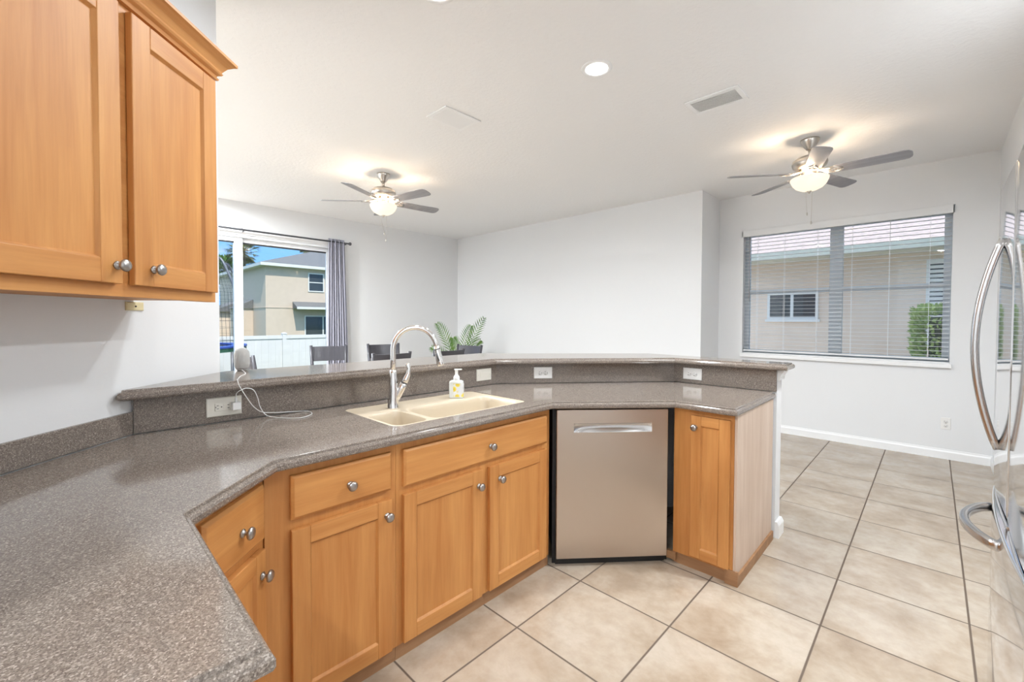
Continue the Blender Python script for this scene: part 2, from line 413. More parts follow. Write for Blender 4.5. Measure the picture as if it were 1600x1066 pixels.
bl = thing('window_blind', 'white horizontal slat blind with open slats filling the wide window', 'blind', (0, WY, 0))
mb = MB(); mb.box(WX0-.012, WX1+.01, -.016, -.006, WZ1-.055, WZ1+.022); mb.box(WX1-.002, WX1+.01, -.016, -.001, WZ1-.055, WZ1+.022); mb.box(WX0-.012, WX0, -.016, -.001, WZ1-.055, WZ1+.022)
mb.build('valance', M['slat'], bl, bevel=.002)
mb = MB(); mb.box(WX0+.006, WX1-.006, .012, .062, WZ1-.05, WZ1-.008); mb.build('headrail', M['slat'], bl)
mb = MB(); z = WZ0+.075; ns = 0
while z < WZ1-.06:
    # slightly crowned slat, near level
    n_ = 4; tl = math.radians(0)
    rs = []
    for i in range(n_+1):
        u = -0.024+.048*i/n_; zz = z+u*math.sin(tl)+.0012*(1-(u/.024)**2)
        rs.append((.037+u*math.cos(tl), zz))
    prof = rs+[(a, b-.0014) for a, b in rs[::-1]]
    mb.rings([[(x, p[0], p[1]) for p in prof] for x in (WX0+.008, WX1-.008)])
    z += .0432
mb.build('slats', M['slat'], bl)
mb = MB(); mb.box(WX0+.008, WX1-.008, .014, .060, WZ0+.030, WZ0+.048); mb.build('bottom_rail', M['slat'], bl, bevel=.003)
mb = MB()
for tx in (-.296, -.008, .319, .63, .94, 1.242):
    mb.box(tx-.0015, tx+.0015, .0105, .0125, WZ0+.03, WZ1-.03); mb.box(tx-.0015, tx+.0015, .0615, .0635, WZ0+.03, WZ1-.03)
mb.build('ladder_cords', M['slat'], bl)
mb = MB(); mb.tube([(-.378, -.004, 2.385), (-.376, -.004, 1.58)], .0045, 6); mb.build('tilt_wand', mat('grey_tilt_wand', (.33, .31, .30), .4), bl)
mb = MB(); mb.tube([(1.405, -.012, 2.462), (1.405, -.012, 2.385)], .0045, 6); mb.build('cord_end', M['backlit_grey'], bl)

# ================================================================== SLIDING DOOR
sd = bpy.data.objects.new('door_1', None); COL.objects.link(sd); sd.location = (SX, 0, 0); sd['kind'] = 'structure'
mb = MB()
mb.box(-.13, -.01, SY0, SY1, SZ-.035, SZ-.001); mb.box(-.13, -.01, SY0, SY0+.05, 0, SZ-.035); mb.box(-.13, -.01, SY1-.05, SY1, 0, SZ-.035); mb.box(-.13, -.01, SY0, SY1, 0, .03)
mb.build('door_frame', M['vinyl'], sd)
panels = [(SY0+.05, -1.22, -.10), (-1.27, -.135, -.06), (-.235, SY1-.05, -.10)]
for a, b, x in panels:
    m2 = MB(); s_ = .1 if True else 0
    x0, x1 = x-.018, x+.018; zt, zb = SZ-.037, .031
    m2.box(x0, x1, a, a+s_, zb, zt); m2.box(x0, x1, b-s_, b, zb, zt); m2.box(x0, x1, a+s_, b-s_, zt-.055, zt); m2.box(x0, x1, a+s_, b-s_, zb, zb+.09)
    pn = m2.build('door_panel', M['vinyl'], sd)
    m2 = MB(); m2.box(x-.003, x+.003, a+s_, b-s_, zb+.09, zt-.055); m2.build('glass_pane', M['glass'], pn)
    m2 = MB(); m2.box(x-.010, x+.010, a+s_, b-s_, zt-.075, zt-.055); m2.build('dark_top_strip', M['blackp'], pn)  # dark strip across the top of the pane
mb = MB(); mb.box(SX, SX+.012, SY0-.06, SY1+.06, SZ-.002, SZ+.058); mb.build('trim_3', M['trim'], kind='structure')

# curtain rod and curtain
rod = thing('curtain_rod', 'dark grey metal curtain rod above the sliding glass door', 'curtain rod', (SX, 0, 2.522))
mb = MB(); mb.tube([(.085, -2.55, 0), (.085, 1.285, 0)], .0125, 10); mb.build('rod', M['rod'], rod)
for yy in (-2.4, -.15, 1.25):
    mb = MB(); mb.box(.0, .006, yy-.012, yy+.012, -.045, .03); mb.box(.006, .085, yy-.006, yy+.006, -.022, -.010); mb.build('bracket', M['rod'], rod)
for s_, yy in ((1, 1.285), (-1, -2.55)):
    mb = MB(); mb.lathe([(0, 0), (.014, 0), (.012, .012*s_), (.024, .018*s_), (.026, .034*s_), (.020, .046*s_), (0, .05*s_)], (.085, yy, 0), 14, axis='y'); mb.build('finial', M['rod'], rod)
cu = thing('curtain', 'lavender grey pleated curtain hanging at the right end of the rod', 'curtain', (SX, 1.1, 0))
mb = MB(); rs = []
for k in range(15):
    f = k/14; z = .02+f*2.545; wd = .185-.045*f**.5*1.0; wd = .178-.055*f
    ring = []
    for i in range(97):
        u = i/96; yy = (u-.5)*2*wd+(.012*(1-f)); ph = u*2*PI*8
        ring.append((.085+.021*math.sin(ph)*(1-.25*f)+.006*math.sin(ph*.5+k*.3), yy, z))
    rs.append(ring)
mb.rings(rs, closed=False, cap=False, smooth=True)
co_ = mb.build('drape', M['curtain'], cu); sm = co_.modifiers.new('thickness', 'SOLIDIFY'); sm.thickness = .003

# ================================================================== CABINET BUILDERS
def knob(parent, x, y, z):
    """knob protruding to -y"""
    m_ = MB(); m_.lathe([(0, 0), (.0115, 0), (.0125, -.003), (.010, -.005), (.006, -.008), (.0055, -.016), (.009, -.0185), (.0165, -.021), (.0178, -.0245), (.0155, -.029), (.009, -.0325), (0, -.0335)], (x, y, z), 20, axis='y')
    return m_.build('knob', M['pewter'], parent)
def panel_door(parent, x0, x1, z0, z1, yf, rail=.058, t=.02, name='door', rec=.009, lip=0):
    """frame and panel door with front at y=yf, thickness t behind"""
    m_ = MB(); yb = yf+t; c = .0035
    r = rail
    # stiles full height (vertical grain mat0), rails between (mat1)
    def bar(a, b, c0, d, m):
        m_.box(a, b, yf, yb, c0, d, m)
    bar(x0, x0+r, z0, z1, 0); bar(x1-r, x1, z0, z1, 0); bar(x0+r, x1-r, z0, z0+r, 1); bar(x0+r, x1-r, z1-r, z1, 1)
    # sloped inner moulding and panel
    i = .010; a0, a1, b0, b1 = x0+r, x1-r, z0+r, z1-r
    o_ = [(a0, yf+.0015, b0), (a1, yf+.0015, b0), (a1, yf+.0015, b1), (a0, yf+.0015, b1)]
    p_ = [(a0+i*.6, yf+rec, b0+i*.6), (a1-i*.6, yf+rec, b0+i*.6), (a1-i*.6, yf+rec, b1-i*.6), (a0+i*.6, yf+rec, b1-i*.6)]
    q_ = [(a0+i*.6, yf+rec+.006, b0+i*.6), (a1-i*.6, yf+rec+.006, b0+i*.6), (a1-i*.6, yf+rec+.006, b1-i*.6), (a0+i*.6, yf+rec+.006, b1-i*.6)]
    m_.rings([o_, p_], 0, True, False)
    v = [m_.bm.verts.new(p) for p in p_]; m_.face(v, 0); v = [m_.bm.verts.new(p) for p in q_]; m_.face(v[::-1], 0)
    if lip:
        m_.taper(x0-lip, x1+lip, yf+.006, yb, z0-lip, z1+lip, .004, 0)
    return m_.build(name, [M['wood_v'], M['wood_h']], parent, bevel=.0025)
def drawer_front(parent, x0, x1, z0, z1, yf, t=.02):
    m_ = MB(); m_.taper(x0, x1, yf, yf+t, z0, z1, .009); return m_.build('drawer_front', M['wood_h'], parent, bevel=.0012)
def faceframe(parent, w, z0, z1, y, holes, x0=0, t=.019, name='face_frame'):
    m_ = MB(); arch(m_, (x0, w), (z0, z1), y, y+t, [], 0)
    return m_.build(name, M['wood_v'], parent)

ZT = .864   # underside of worktop
# --- sink run : local x -> +Y, local y -> -X, front looks +X ; face frame front at X=-.21, door faces X=-.19
def run_unit(label, ya, yb, builder):
    t = thing('base_cabinet', label, 'cabinet', (-.21, ya, 0), PI/2, None)
    W = yb-ya-.0015; D = .60
    m_ = MB(); m_.box(0, .016, .019, D, .0, ZT); m_.box(W-.016, W, .019, D, .0, ZT); m_.box(.016, W-.016, .019, D, .075, .09); m_.box(.016, W-.016, D-.01, D, .09, ZT-.05)
    m_.build('carcass', M['wood_v'], t)
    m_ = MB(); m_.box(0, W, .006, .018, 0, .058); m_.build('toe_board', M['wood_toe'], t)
    builder(t, W); return t
def b1(t, W):   # y -1.40 .. -.938
    o = -1.400
    faceframe(t, W, .058, ZT, 0, [(.09, W-.045, .08, .655), (.09, W-.045, .70, .83)])
    d = drawer_front(t, -1.326-o, -.966-o, .690, .834, -.02); knob(d, -1.132-o, -.02, .756)
    d = panel_door(t, -1.326-o, -.966-o, .066, .656, -.02); knob(d, -.988-o, -.02, .598)
run_unit('maple base cabinet with one drawer over one door, left of the sink cabinet', -1.400, -.938, b1)
def b2(t, W):
    o = -.938
    faceframe(t, W, .058, ZT, 0, [(.045, W*.5-.02, .08, .655), (W*.5-.02+.04, W-.06, .08, .655), (.045, W-.06, .70, .83)][:2])
    d = drawer_front(t, -.912-o, -.037-o, .684, .832, -.02); knob(d, -.453-o, -.02, .752)
    d = panel_door(t, -.914-o, -.503-o, .066, .655, -.02); knob(d, -.527-o, -.02, .585)
    d = panel_door(t, -.457-o, -.042-o, .066, .653, -.02); knob(d, -.393-o-.0, -.02, .585)
run_unit('wide maple sink base cabinet with two doors below a long false drawer front', -.938, .0, b2)

# --- corner unit with 45 degree face. local x = t direction
n45 = Vector((1/R2, 1/R2)); t45 = Vector((-1/R2, 1/R2))
p1 = Vector((.09, -1.63))-n45*.055
cc = thing('corner_base_cabinet', 'angled maple corner cabinet with a drawer and door beneath the inner counter bend', 'cabinet', (p1.x, p1.y, 0), math.radians(135))
faceframe(cc, .378, .058, ZT, 0, [(.10, .34, .08, .64), (.10, .34, .68, .82)], x0=.005)
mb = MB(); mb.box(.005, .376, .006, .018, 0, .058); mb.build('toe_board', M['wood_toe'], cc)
d = drawer_front(cc, .085, .357, .662, .832, -.02); knob(d, .238, -.02, .738)
d = panel_door(cc, .085, .357, .066, .634, -.02, rail=.052); knob(d, .334, -.02, .560)
mb = MB(); mb.box(.005, .376, .50, .515, .06, ZT); mb.box(.005, .376, .019, .50, .06, .075); mb.build('carcass', M['wood_v'], cc)

# --- left run (hidden under the near worktop) local x -> -X, front looks +Y
lr = thing('base_cabinet', 'maple base cabinet under the nearest end of the counter, drawer above a door', 'cabinet', (.628, -1.665, 0), PI)
W = .53
mb = MB(); mb.box(0, .016, .019, .60, 0, ZT); mb.box(W-.016, W, .019, .60, 0, ZT); mb.box(.016, W-.016, .019, .60, .075, .09); mb.box(.016, W-.016, .59, .60, .09, ZT); mb.build('carcass', M['wood_v'], lr)
faceframe(lr, W, .058, ZT, 0, [(.05, W-.05, .08, .655), (.05, W-.05, .70, .83)])
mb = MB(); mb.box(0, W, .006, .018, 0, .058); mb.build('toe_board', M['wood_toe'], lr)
d = drawer_front(lr, .03, W-.03, .69, .834, -.02); knob(d, W/2, -.02, .76)
d = panel_door(lr, .03, W-.03, .066, .656, -.02); knob(d, .07, -.02, .598)

# --- end cabinet, front looks -Y ; door face Y=.49, frame Y=.51
ec = thing('end_base_cabinet', 'narrow maple cabinet with one slim door at the free end of the peninsula', 'cabinet', (.262, .51, 0), 0)
EW = .585-.262
faceframe(ec, EW-.014, .062, ZT, 0, [(.11, .28, .08, .80)])
mb = MB(); mb.box(.0, .016, .02, .655, .062, ZT); mb.box(.016, EW-.014, .02, .655, .075, .09); mb.build('carcass', M['wood_v'], ec)
mb = MB(); mb.box(EW-.013, EW, .0, .672, .0, ZT); mb.build('end_panel', M['wood_end'], ec, bevel=.001)['label'] = 'pale unvarnished looking side panel'
mb = MB(); mb.box(.0, EW-.014, .008, .018, 0, .062); mb.box(EW-.05, EW+.012, -.006, .006, 0, .075); mb.build('toe_board', M['wood_toe'], ec)
mb = MB(); mb.box(EW+.0005, EW+.012, .008, .670, 0, .052); mb.build('shoe_moulding', M['wood_toe'], ec)
d = panel_door(ec, .098, .293, .078, .836, -.02, rail=.052); knob(d, .121, -.02, .776)
mb = MB(); mb.box(-.03, .02, -.016, .005, .02, .062); mb.build('filler_block', M['wood_toe'], ec)

# ================================================================== DISHWASHER
dd = Vector((.443, .491)).normalized(); dang = math.atan2(dd.y, dd.x)
dn = Vector((-dd.y, dd.x)); d0 = Vector((-.155, -.03))+dn*.030+dd*.022
dw = thing('dishwasher', 'stainless steel dishwasher with a recessed pocket handle between wood cabinets', 'dishwasher', (d0.x, d0.y, 0), dang)
DWW = .613
m_ = MB(); hx0, hx1, hz0, hz1 = .092, .523, .733, .782
yf = 0; za, zb = .046, .857
# door front with a pocket cut
def ringq(x0, x1, z0, z1, y): return [m_.bm.verts.new(p) for p in ((x0, y, z0), (x1, y, z0), (x1, y, z1), (x0, y, z1))]
fo, fi = ringq(.002, DWW-.002, za+.002, zb-.002, yf), ringq(hx0, hx1, hz0, hz1, yf)
so_, bo, bi = ringq(0, DWW, za, zb, yf+.002), ringq(0, DWW, za, zb, yf+.03), ringq(hx0, hx1, hz0, hz1, yf+.03)
for A_, B_ in ((fo, fi), (fo, so_), (so_, bo), (bo, bi), (bi, fi)):
    for i in range(4): m_.face([A_[i], A_[(i+1) % 4], B_[(i+1) % 4], B_[i]])
m_.build('door', M['steel_dw'], dw)
m_ = MB(); m_.box(-.016, DWW+.020, .047, .052, .0, .855); m_.build('gap_shade_panel', M['black'], dw)  # black sheet standing in for the shade in the side gaps
m_ = MB(); rs = []
NS = 24
for i in range(NS+1):
    u = i/NS; x = hx0+(hx1-hx0)*u; dep = .026*min(1, math.sin(PI*u)**.55 if 0 < u < 1 else 0); sag = .006*math.sin(PI*u)
    rs.append([(x, yf+.001, hz1+.001), (x, yf+.002+dep*.95, hz1-.002), (x, yf+.002+dep, hz1-.02), (x, yf+.002+dep*.8, hz0+.016), (x, yf+.001+dep*.25, hz0+.006), (x, yf+.001, hz0-.001)])
m_.rings(rs, closed=False, cap=False, smooth=True); m_.build('pocket_handle', M['steel_h'], dw)
m_ = MB(); m_.box(.008, DWW-.008, .053, .56, .02, .85); m_.build('tub_body', M['black'], dw)
m_ = MB(); m_.box(.0, DWW, .035, .045, .0, .044); m_.build('toe_kick', M['black'], dw)

# ================================================================== WORKTOPS
def slab(name, poly, ztop, label, cat, holes=()):
    """polygon CCW with stepped / rounded nose"""
    lv = [(ztop, .016), (ztop-.0015, .0135), (ztop-.0085, .0125), (ztop-.0095, .006), (ztop-.012, .003), (ztop-.018, .0), (ztop-.029, 0), (ztop-.035, .003), (ztop-.038, .009)]
    m_ = MB(); R = [[m_.bm.verts.new((p[0], p[1], z)) for p in offset_poly(poly, o)] for z, o in lv]
    n = len(poly)
    for a, b in zip(R, R[1:]):
        for i in range(n): m_.face([a[i], b[i], b[(i+1) % n], a[(i+1) % n]])
    hv = []
    for h in holes:
        t_ = [m_.bm.verts.new((p[0], p[1], ztop)) for p in h]; b_ = [m_.bm.verts.new((p[0], p[1], ztop-.038)) for p in h]; hv.append((t_, b_))
        k = len(h)
        for i in range(k): m_.face([t_[i], t_[(i+1) % k], b_[(i+1) % k], b_[i]])
    for idx, ring in ((0, R[0]), (1, R[-1])):
        loops = [ring]+[x[idx] for x in hv]
        flat = [v for l_ in loops for v in l_]
        for tri in tessellate_polygon([[v.co.copy() for v in l_] for l_ in loops]):
            m_.face([flat[i] for i in tri])
    o = m_.build(name, M['counter']); tag(o, label, cat); return o
CT = .905
ctp = [(.655, -1.635), (.088, -1.632), (-.16, -1.377), (-.157, -.03), (.288, .461), (.597, .462), (.594, 1.198), (-.045, 1.198), (-.853, .212), (-.873, -1.658), (-.215, -2.315), (.655, -2.315)]
ctp = ctp[::-1]
# orientation check -> CCW
def area(p): return sum(p[i][0]*p[(i+1) % len(p)][1]-p[(i+1) % len(p)][0]*p[i][1] for i in range(len(p)))/2
if area(ctp) < 0: ctp = ctp[::-1]
SKX0, SKX1, SKY0, SKY1 = -.756, -.272, -.905, -.103
hole = rrect(SKX0, SKX1, SKY0, SKY1, .045, 6)
slab('worktop', ctp, CT, 'brown grey speckled countertop holding the cream double sink', 'countertop', [hole])
btp = [(-.803, -1.700), (-.800, .160), (-.002, 1.112), (.664, 1.146), (.664, 1.335), (-.33, 1.375), (-1.25, .41), (-1.25, -1.272), (-1.241, DW0+1.241+.003), (-.835, DW0+.835+.003)]
if area(btp) < 0: btp = btp[::-1]
slab('raised_bar_top', btp, 1.080, 'raised speckled bar top running along the back of the peninsula', 'bar top')
# backsplashes
def strip(name, path, th_, z0, z1, label):
    m_ = MB(); q = offset_path(path, th_); m_.prism(path+q[::-1], z0, z1); o = m_.build(name, M['counter'], bevel=.0025); return tag(o, label, 'backsplash')
strip('backsplash', S, .0155, CT+.0008, 1.041, 'tall speckled backsplash between the worktop and raised bar')
pA = Vector((-.215, -2.30)); sp0 = (-.225-.0+0.0, DW0+.017+.225); sp1 = (-.8685, DW0+.017+.8685)
strip('low_backsplash', [sp0, sp1], .0155, CT+.0008, .990, 'low speckled backsplash strip along the bare wall beneath the upper cabinets')

# ================================================================== SINK
sk = thing('kitchen_sink', 'cream double bowl sink set flush into the speckled countertop', 'sink', (0, 0, 0))
m_ = MB(); g = .0015
outer = rrect(SKX0+g, SKX1-g, SKY0+g, SKY1-g, .044, 6)
bowlA = rrect(-.560, SKX1-.022, SKY0+.020, -.718, .042, 5); bowlB = rrect(-.575, SKX1-.022, -.690, SKY1-.030, .05, 5)
zt = CT-.003
loops = [[m_.bm.verts.new((x, y, zt)) for x, y in L] for L in (outer, bowlA, bowlB)]
flat = [v for l_ in loops for v in l_]
for tri in tessellate_polygon([[v.co.copy() for v in l_] for l_ in loops]): m_.face([flat[i] for i in tri])
ob = [m_.bm.verts.new((x, y, zt-.03)) for x, y in outer]; k = len(outer)
for i in range(k): m_.face([loops[0][i], loops[0][(i+1) % k], ob[(i+1) % k], ob[i]])
m_.build('sink_rim', M['sink'], sk)
for nm, bp, dp in (('small_basin', bowlA, .15), ('large_basin', bowlB, .19)):
    m_ = MB(); cx_ = sum(p[0] for p in bp)/len(bp); cy_ = sum(p[1] for p in bp)/len(bp); rs = []
    for z, sc in ((0, 1), (-.004, .985), (-.012, .965), (-.03, .95), (-dp*.8, .90), (-dp*.95, .84), (-dp, .70), (-dp-.003, .2)):
        rs.append([(cx_+(p[0]-cx_)*(1-(1-sc)*(.22/ .22)), cy_+(p[1]-cy_)*sc, zt+z) for p in bp])
    m_.rings(rs, cap=False, smooth=True); v = [m_.bm.verts.new(p) for p in rs[-1]]; m_.face(v)
    b_ = m_.build(nm, M['sink'], sk)
    m_ = MB(); m_.lathe([(0, zt-dp+.004), (.03, zt-dp+.004), (.042, zt-dp+.006), (.045, zt-dp+.002), (.045, zt-dp-.002)], (cx_, cy_, 0), 20); m_.build('drain', M['nickel'], b_)

# ================================================================== FAUCET
fp = Vector((-.622, -.706, CT-.0028)); fa = math.atan2(.185, .13)
fc = thing('faucet', 'chrome gooseneck kitchen faucet with pull-down spray head and side lever', 'faucet', fp, fa)
m_ = MB(); m_.tube([(0, 0, 0), (0, 0, .006), (0, 0, .04), (.002, 0, .09), (.001, 0, .14), (0, 0, .175), (0, 0, .188)], [(.033, .030), (.031, .028), (.027, .025), (.0245, .024), (.021, .021), (.0175, .0175), (.015, .015)], 20)
m_.build('body', M['chrome'], fc)
m_ = MB(); pts = [(0, 0, .17), (0, 0, .24), (0, 0, .29)]
R_ = .105
for i in range(1, 17):
    a = PI-PI*1.0*i/17.5; pts.append((R_+R_*math.cos(a), 0, .29+R_*1.03*math.sin(a)))
pts.append((2*R_+.004, 0, .285))
m_.tube(pts, .0128, 14); m_.build('gooseneck', M['chrome'], fc)
m_ = MB(); hx = 2*R_+.003
m_.tube([(hx-.004, 0, .305), (hx, 0, .29), (hx+.006, 0, .262), (hx+.013, 0, .235), (hx+.019, 0, .214), (hx+.021, 0, .208)], [.0145, .0155, .0165, .019, .0215, .019], 18); h_ = m_.build('spray_head', M['chrome'], fc)
m_ = MB(); m_.tube([(hx-.004, -.015, .268), (hx+.004, -.0195, .248), (hx+.010, -.0195, .232)], [(.0055, .003), (.008, .003), (.0055, .003)], 10); m_.build('spray_button', M['blackp'], h_)
m_ = MB(); m_.tube([(hx-.001, 0, .292), (hx+.0002, 0, .288)], .0163, 16); m_.build('seam_ring', M['blackp'], h_)
# lever on right side
m_ = MB(); m_.tube([(.006, 0, .035), (.022, 0, .065), (.040, 0, .10), (.052, 0, .124)], [.017, .0185, .0185, .0175], 16); m_.build('lever_hub', M['chrome'], fc)
m_ = MB(); m_.tube([(.052, 0, .125), (.063, 0, .145), (.073, 0, .17), (.076, 0, .195), (.070, 0, .215), (.066, 0, .222)], [(.0168, .017), (.014, .0145), (.0085, .011), (.0065, .009), (.007, .012), (.003, .008)], 16); l_ = m_.build('lever', M['chrome'], fc)
m_ = MB(); m_.tube([(.0515, 0, .1235), (.0525, 0, .1255)], .0180, 16); m_.build('lever_ring', M['blackp'], fc)

# ================================================================== SOAP
sp = thing('soap_bottle', 'clear foaming soap bottle with white pump and yellow floral label on the sink ledge', 'soap bottle', (-.632, -.303, CT-.0028), math.radians(40))
m_ = MB(); rs = []
for z, a, b in ((0, .036, .019), (.003, .039, .022), (.085, .039, .022), (.094, .037, .020), (.099, .026, .016), (.101, .015, .013)):
    rs.append([(x, y, z) for x, y in rrect(-a, a, -b, b, .010, 4)])
m_.rings(rs); m_.build('bottle', M['soapclear'], sp)
m_ = MB(); m_.rings([[(x, y, z) for x, y in rrect(-.0395+.018, .0395, -.0225, .0225, .010, 4)] for z in (.008, .082)], cap=False); m_.build('label_sticker', M['soaplabel'], sp)
m_ = MB(); m_.lathe([(0, .1), (.016, .1), (.0175, .104), (.0175, .116), (.013, .124), (.0085, .13), (.0085, .152), (.0095, .154), (.0095, .160), (0, .161)], n=20)
m_.box(-.012, .030, -.0075, .0075, .156, .162); m_.build('pump', M['white'], sp, bevel=.001)

# ================================================================== OUTLETS (built in x-z plane, facing -y)
def outlet(name, label, cat, loc, rz, kind, horiz=True, group=None, m=None):
    m = m or M['plate_w']
    t = thing(name, label, cat, loc, rz, group)
    W_, H_ = (.127, .079) if horiz else (.07, .115)
    if kind == 'jack': W_, H_ = .078, .032
    m_ = MB(); m_.taper(-W_/2, W_/2, -.006, 0, -H_/2, H_/2, .003); m_.build('cover_plate', m, t)
    def hole_set(px_, pz, par):
        a = MB()
        if horiz:
            a.box(px_-.009, px_-.002, -.0092, -.0085, pz+.005, pz+.0075); a.box(px_-.009, px_-.002, -.0092, -.0085, pz-.0075, pz-.005); a.lathe([(0, -.0085), (.0026, -.0085), (.0026, -.0092), (0, -.0092)], (px_+.008, 0, pz), 10, axis='y')
        else:
            a.box(px_-.0075, px_-.005, -.0092, -.0085, pz+.002, pz+.009); a.box(px_+.005, px_+.0075, -.0092, -.0085, pz+.002, pz+.009); a.lathe([(0, -.0085), (.0026, -.0085), (.0026, -.0092), (0, -.0092)], (px_, 0, pz-.007), 10, axis='y')
        a.build('slots', M['hole'], par)
    if kind == 'duplex':
        for s_ in (-1, 1):
            c_ = (s_*.0195, 0) if horiz else (0, s_*.0195)
            a = MB(); a.lathe([(0, -.0055), (.0165, -.0055), (.016, -.0085), (0, -.0085)], (c_[0], 0, c_[1]), 20, axis='y'); r_ = a.build('receptacle', m, t); hole_set(c_[0], c_[1], r_)
        a = MB(); a.lathe([(0, -.006), (.003, -.006), (.0025, -.0075), (0, -.0075)], (0, 0, 0), 10, axis='y'); a.build('screw', M['nickel'], t)
    elif kind == 'gfci':
        a = MB(); a.box(-.034, .034, -.009, -.005, -.0165, .0165); r_ = a.build('receptacle', M['plate'], t, bevel=.001)
        for s_ in (-.019, .019): hole_set(s_, 0, r_)
        a = MB(); a.box(-.0035, .0035, -.0105, -.0088, .002, .010); a.box(-.0035, .0035, -.0105, -.0088, -.010, -.002); a.build('test_buttons', M['plate'], r_)
        for s_ in (-.031, .031):
            a = MB(); a.lathe([(0, -.0088), (.0022, -.0088), (.0022, -.0095), (0, -.0095)], (s_, 0, 0), 8, axis='y'); a.build('screw', M['hole'], r_)
    elif kind == 'switch':
        a = MB(); a.box(-.034, .034, -.0075, -.005, -.0165, .0165); r_ = a.build('switch_bezel', M['plate'], t)
        a = MB(); v = [(-.031, -.0065, -.014), (.031, -.0115, -.014), (.031, -.0115, .014), (-.031, -.0065, .014)]; w2 = [(x, -.005, z) for x, y, z in v]; a.rings([w2, v]); a.build('rocker', M['plate'], r_)
        for s_ in (-.049, .049):
            a = MB(); a.lathe([(0, -.006), (.0025, -.006), (.002, -.007), (0, -.007)], (s_, 0, 0), 8, axis='y'); a.build('screw', M['nickel'], t)
    elif kind == 'jack':
        a = MB(); a.lathe([(0, -.006), (.0035, -.006), (.003, -.0085), (0, -.0085)], (0, 0, 0), 10, axis='y'); a.build('jack_hole', M['hole'], t)
    return t
SXF = lambda y: -.866+(y+1.668)*(.021/1.876)   # backsplash face X
outlet('wall_outlet', 'cream outlet with a white charger plugged in, on the backsplash left of the faucet', 'outlet', (SXF(-1.36)+.0004, -1.362, .971), math.atan2(1.876, .021), 'gfci', m=M['plate'])
outlet('wall_switch', 'cream rocker switch plate on the backsplash right of the soap bottle', 'switch', (SXF(.095)+.0004, .095, .978), math.atan2(1.876, .021), 'switch', m=M['plate'])
sd_ = Vector((.806, .982)).normalized(); q_ = Vector((-.845, .208))+sd_*.322
outlet('wall_outlet', 'white horizontal outlet on the angled backsplash above the dishwasher', 'outlet', (q_.x+.0003, q_.y-.0003, .977), math.atan2(sd_.y, sd_.x), 'duplex')
outlet('wall_outlet', 'white horizontal outlet on the backsplash above the narrow end cabinet', 'outlet', (.09, 1.1897, .971), 0, 'duplex')
outlet('wall_outlet', 'white upright outlet low on the wall under the wide window', 'outlet', (1.383, WY-.0003, .345), 0, 'duplex', False)
yo = outlet('phone_jack_plate', 'yellowed ivory jack plate on the wall just below the upper cabinets', 'wall plate', (0, 0, 0), math.radians(135), 'jack', False, m=M['ivory'])
q_ = Vector((-.895, DW0+.895))+n45*.0005; yo.location = (q_.x, q_.y, 1.3855)

# charger and cable
ch = thing('usb_charger', 'small white charger cube plugged into the cream outlet', 'charger', (SXF(-1.34)+.0095, -1.338, .972), math.atan2(1.876, .021))
m_ = MB(); m_.box(-.002, .030, -.030, .0, -.017, .015); m_.build('charger_body', M['white'], ch, bevel=.003)
m_ = MB(); m_.box(.010, .018, -.020, -.013, .015, .034); m_.build('cable_plug', M['white'], ch, bevel=.001)
cp = [(-.836, -1.324, 1.006), (-.820, -1.327, 1.024), (-.80, -1.321, 1.038), (-.80, -1.295, 1.047), (-.80, -1.268, 1.036), (-.81, -1.250, 1.000), (-.825, -1.236, .955), (-.82, -1.215, .918), (-.79, -1.19, .9085), (-.745, -1.165, .9082), (-.701, -1.113, .9082), (-.735, -1.055, .9082), (-.79, -1.036, .9082), (-.83, -1.05, .9085), (-.84, -1.10, .9120), (-.842, -1.165, .918), (-.835, -1.225, .930), (-.82, -1.262, .960), (-.80, -1.290, 1.000), (-.792, -1.310, 1.035), (-.789, -1.325, 1.066), (-.797, -1.328, 1.0855), (-.83, -1.320, 1.0830), (-.948, -1.279, 1.0823), (-1.034, -1.238, 1.0823), (-1.12, -1.222, 1.083), (-1.183, -1.215, 1.0855)]
m_ = MB(); m_.tube(smooth_path(cp, 6), .0017, 8); tag(m_.build('charging_cable', M['white']), 'thin white charging cable looping over the bar edge onto the worktop', 'cable')
# speaker device
dv = thing('smart_speaker', 'small oval grey white device standing on the bar beside the wall end', 'speaker', (-1.214, -1.208, 1.0803), math.radians(60))
m_ = MB(); rs = []
for z, a in ((.0, .020), (.004, .024), (.010, .027), (.02, .0325), (.04, .0355), (.075, .0355), (.095, .032), (.108, .024), (.115, .012), (.117, .003)):
    rs.append([(a*math.cos(2*PI*i/28), a*.78*math.sin(2*PI*i/28), z) for i in range(28)])
m_.rings(rs, smooth=True); m_.build('body', M['mesh'], dv)
m_ = MB(); m_.rings([[(a*math.cos(2*PI*i/28), a*.78*math.sin(2*PI*i/28), z) for i in range(28)] for z, a in ((.0095, .0272), (.0125, .0290))], smooth=True); m_.build('base_band', mat('dark_taupe_band', (.22, .20, .19), .5), dv)

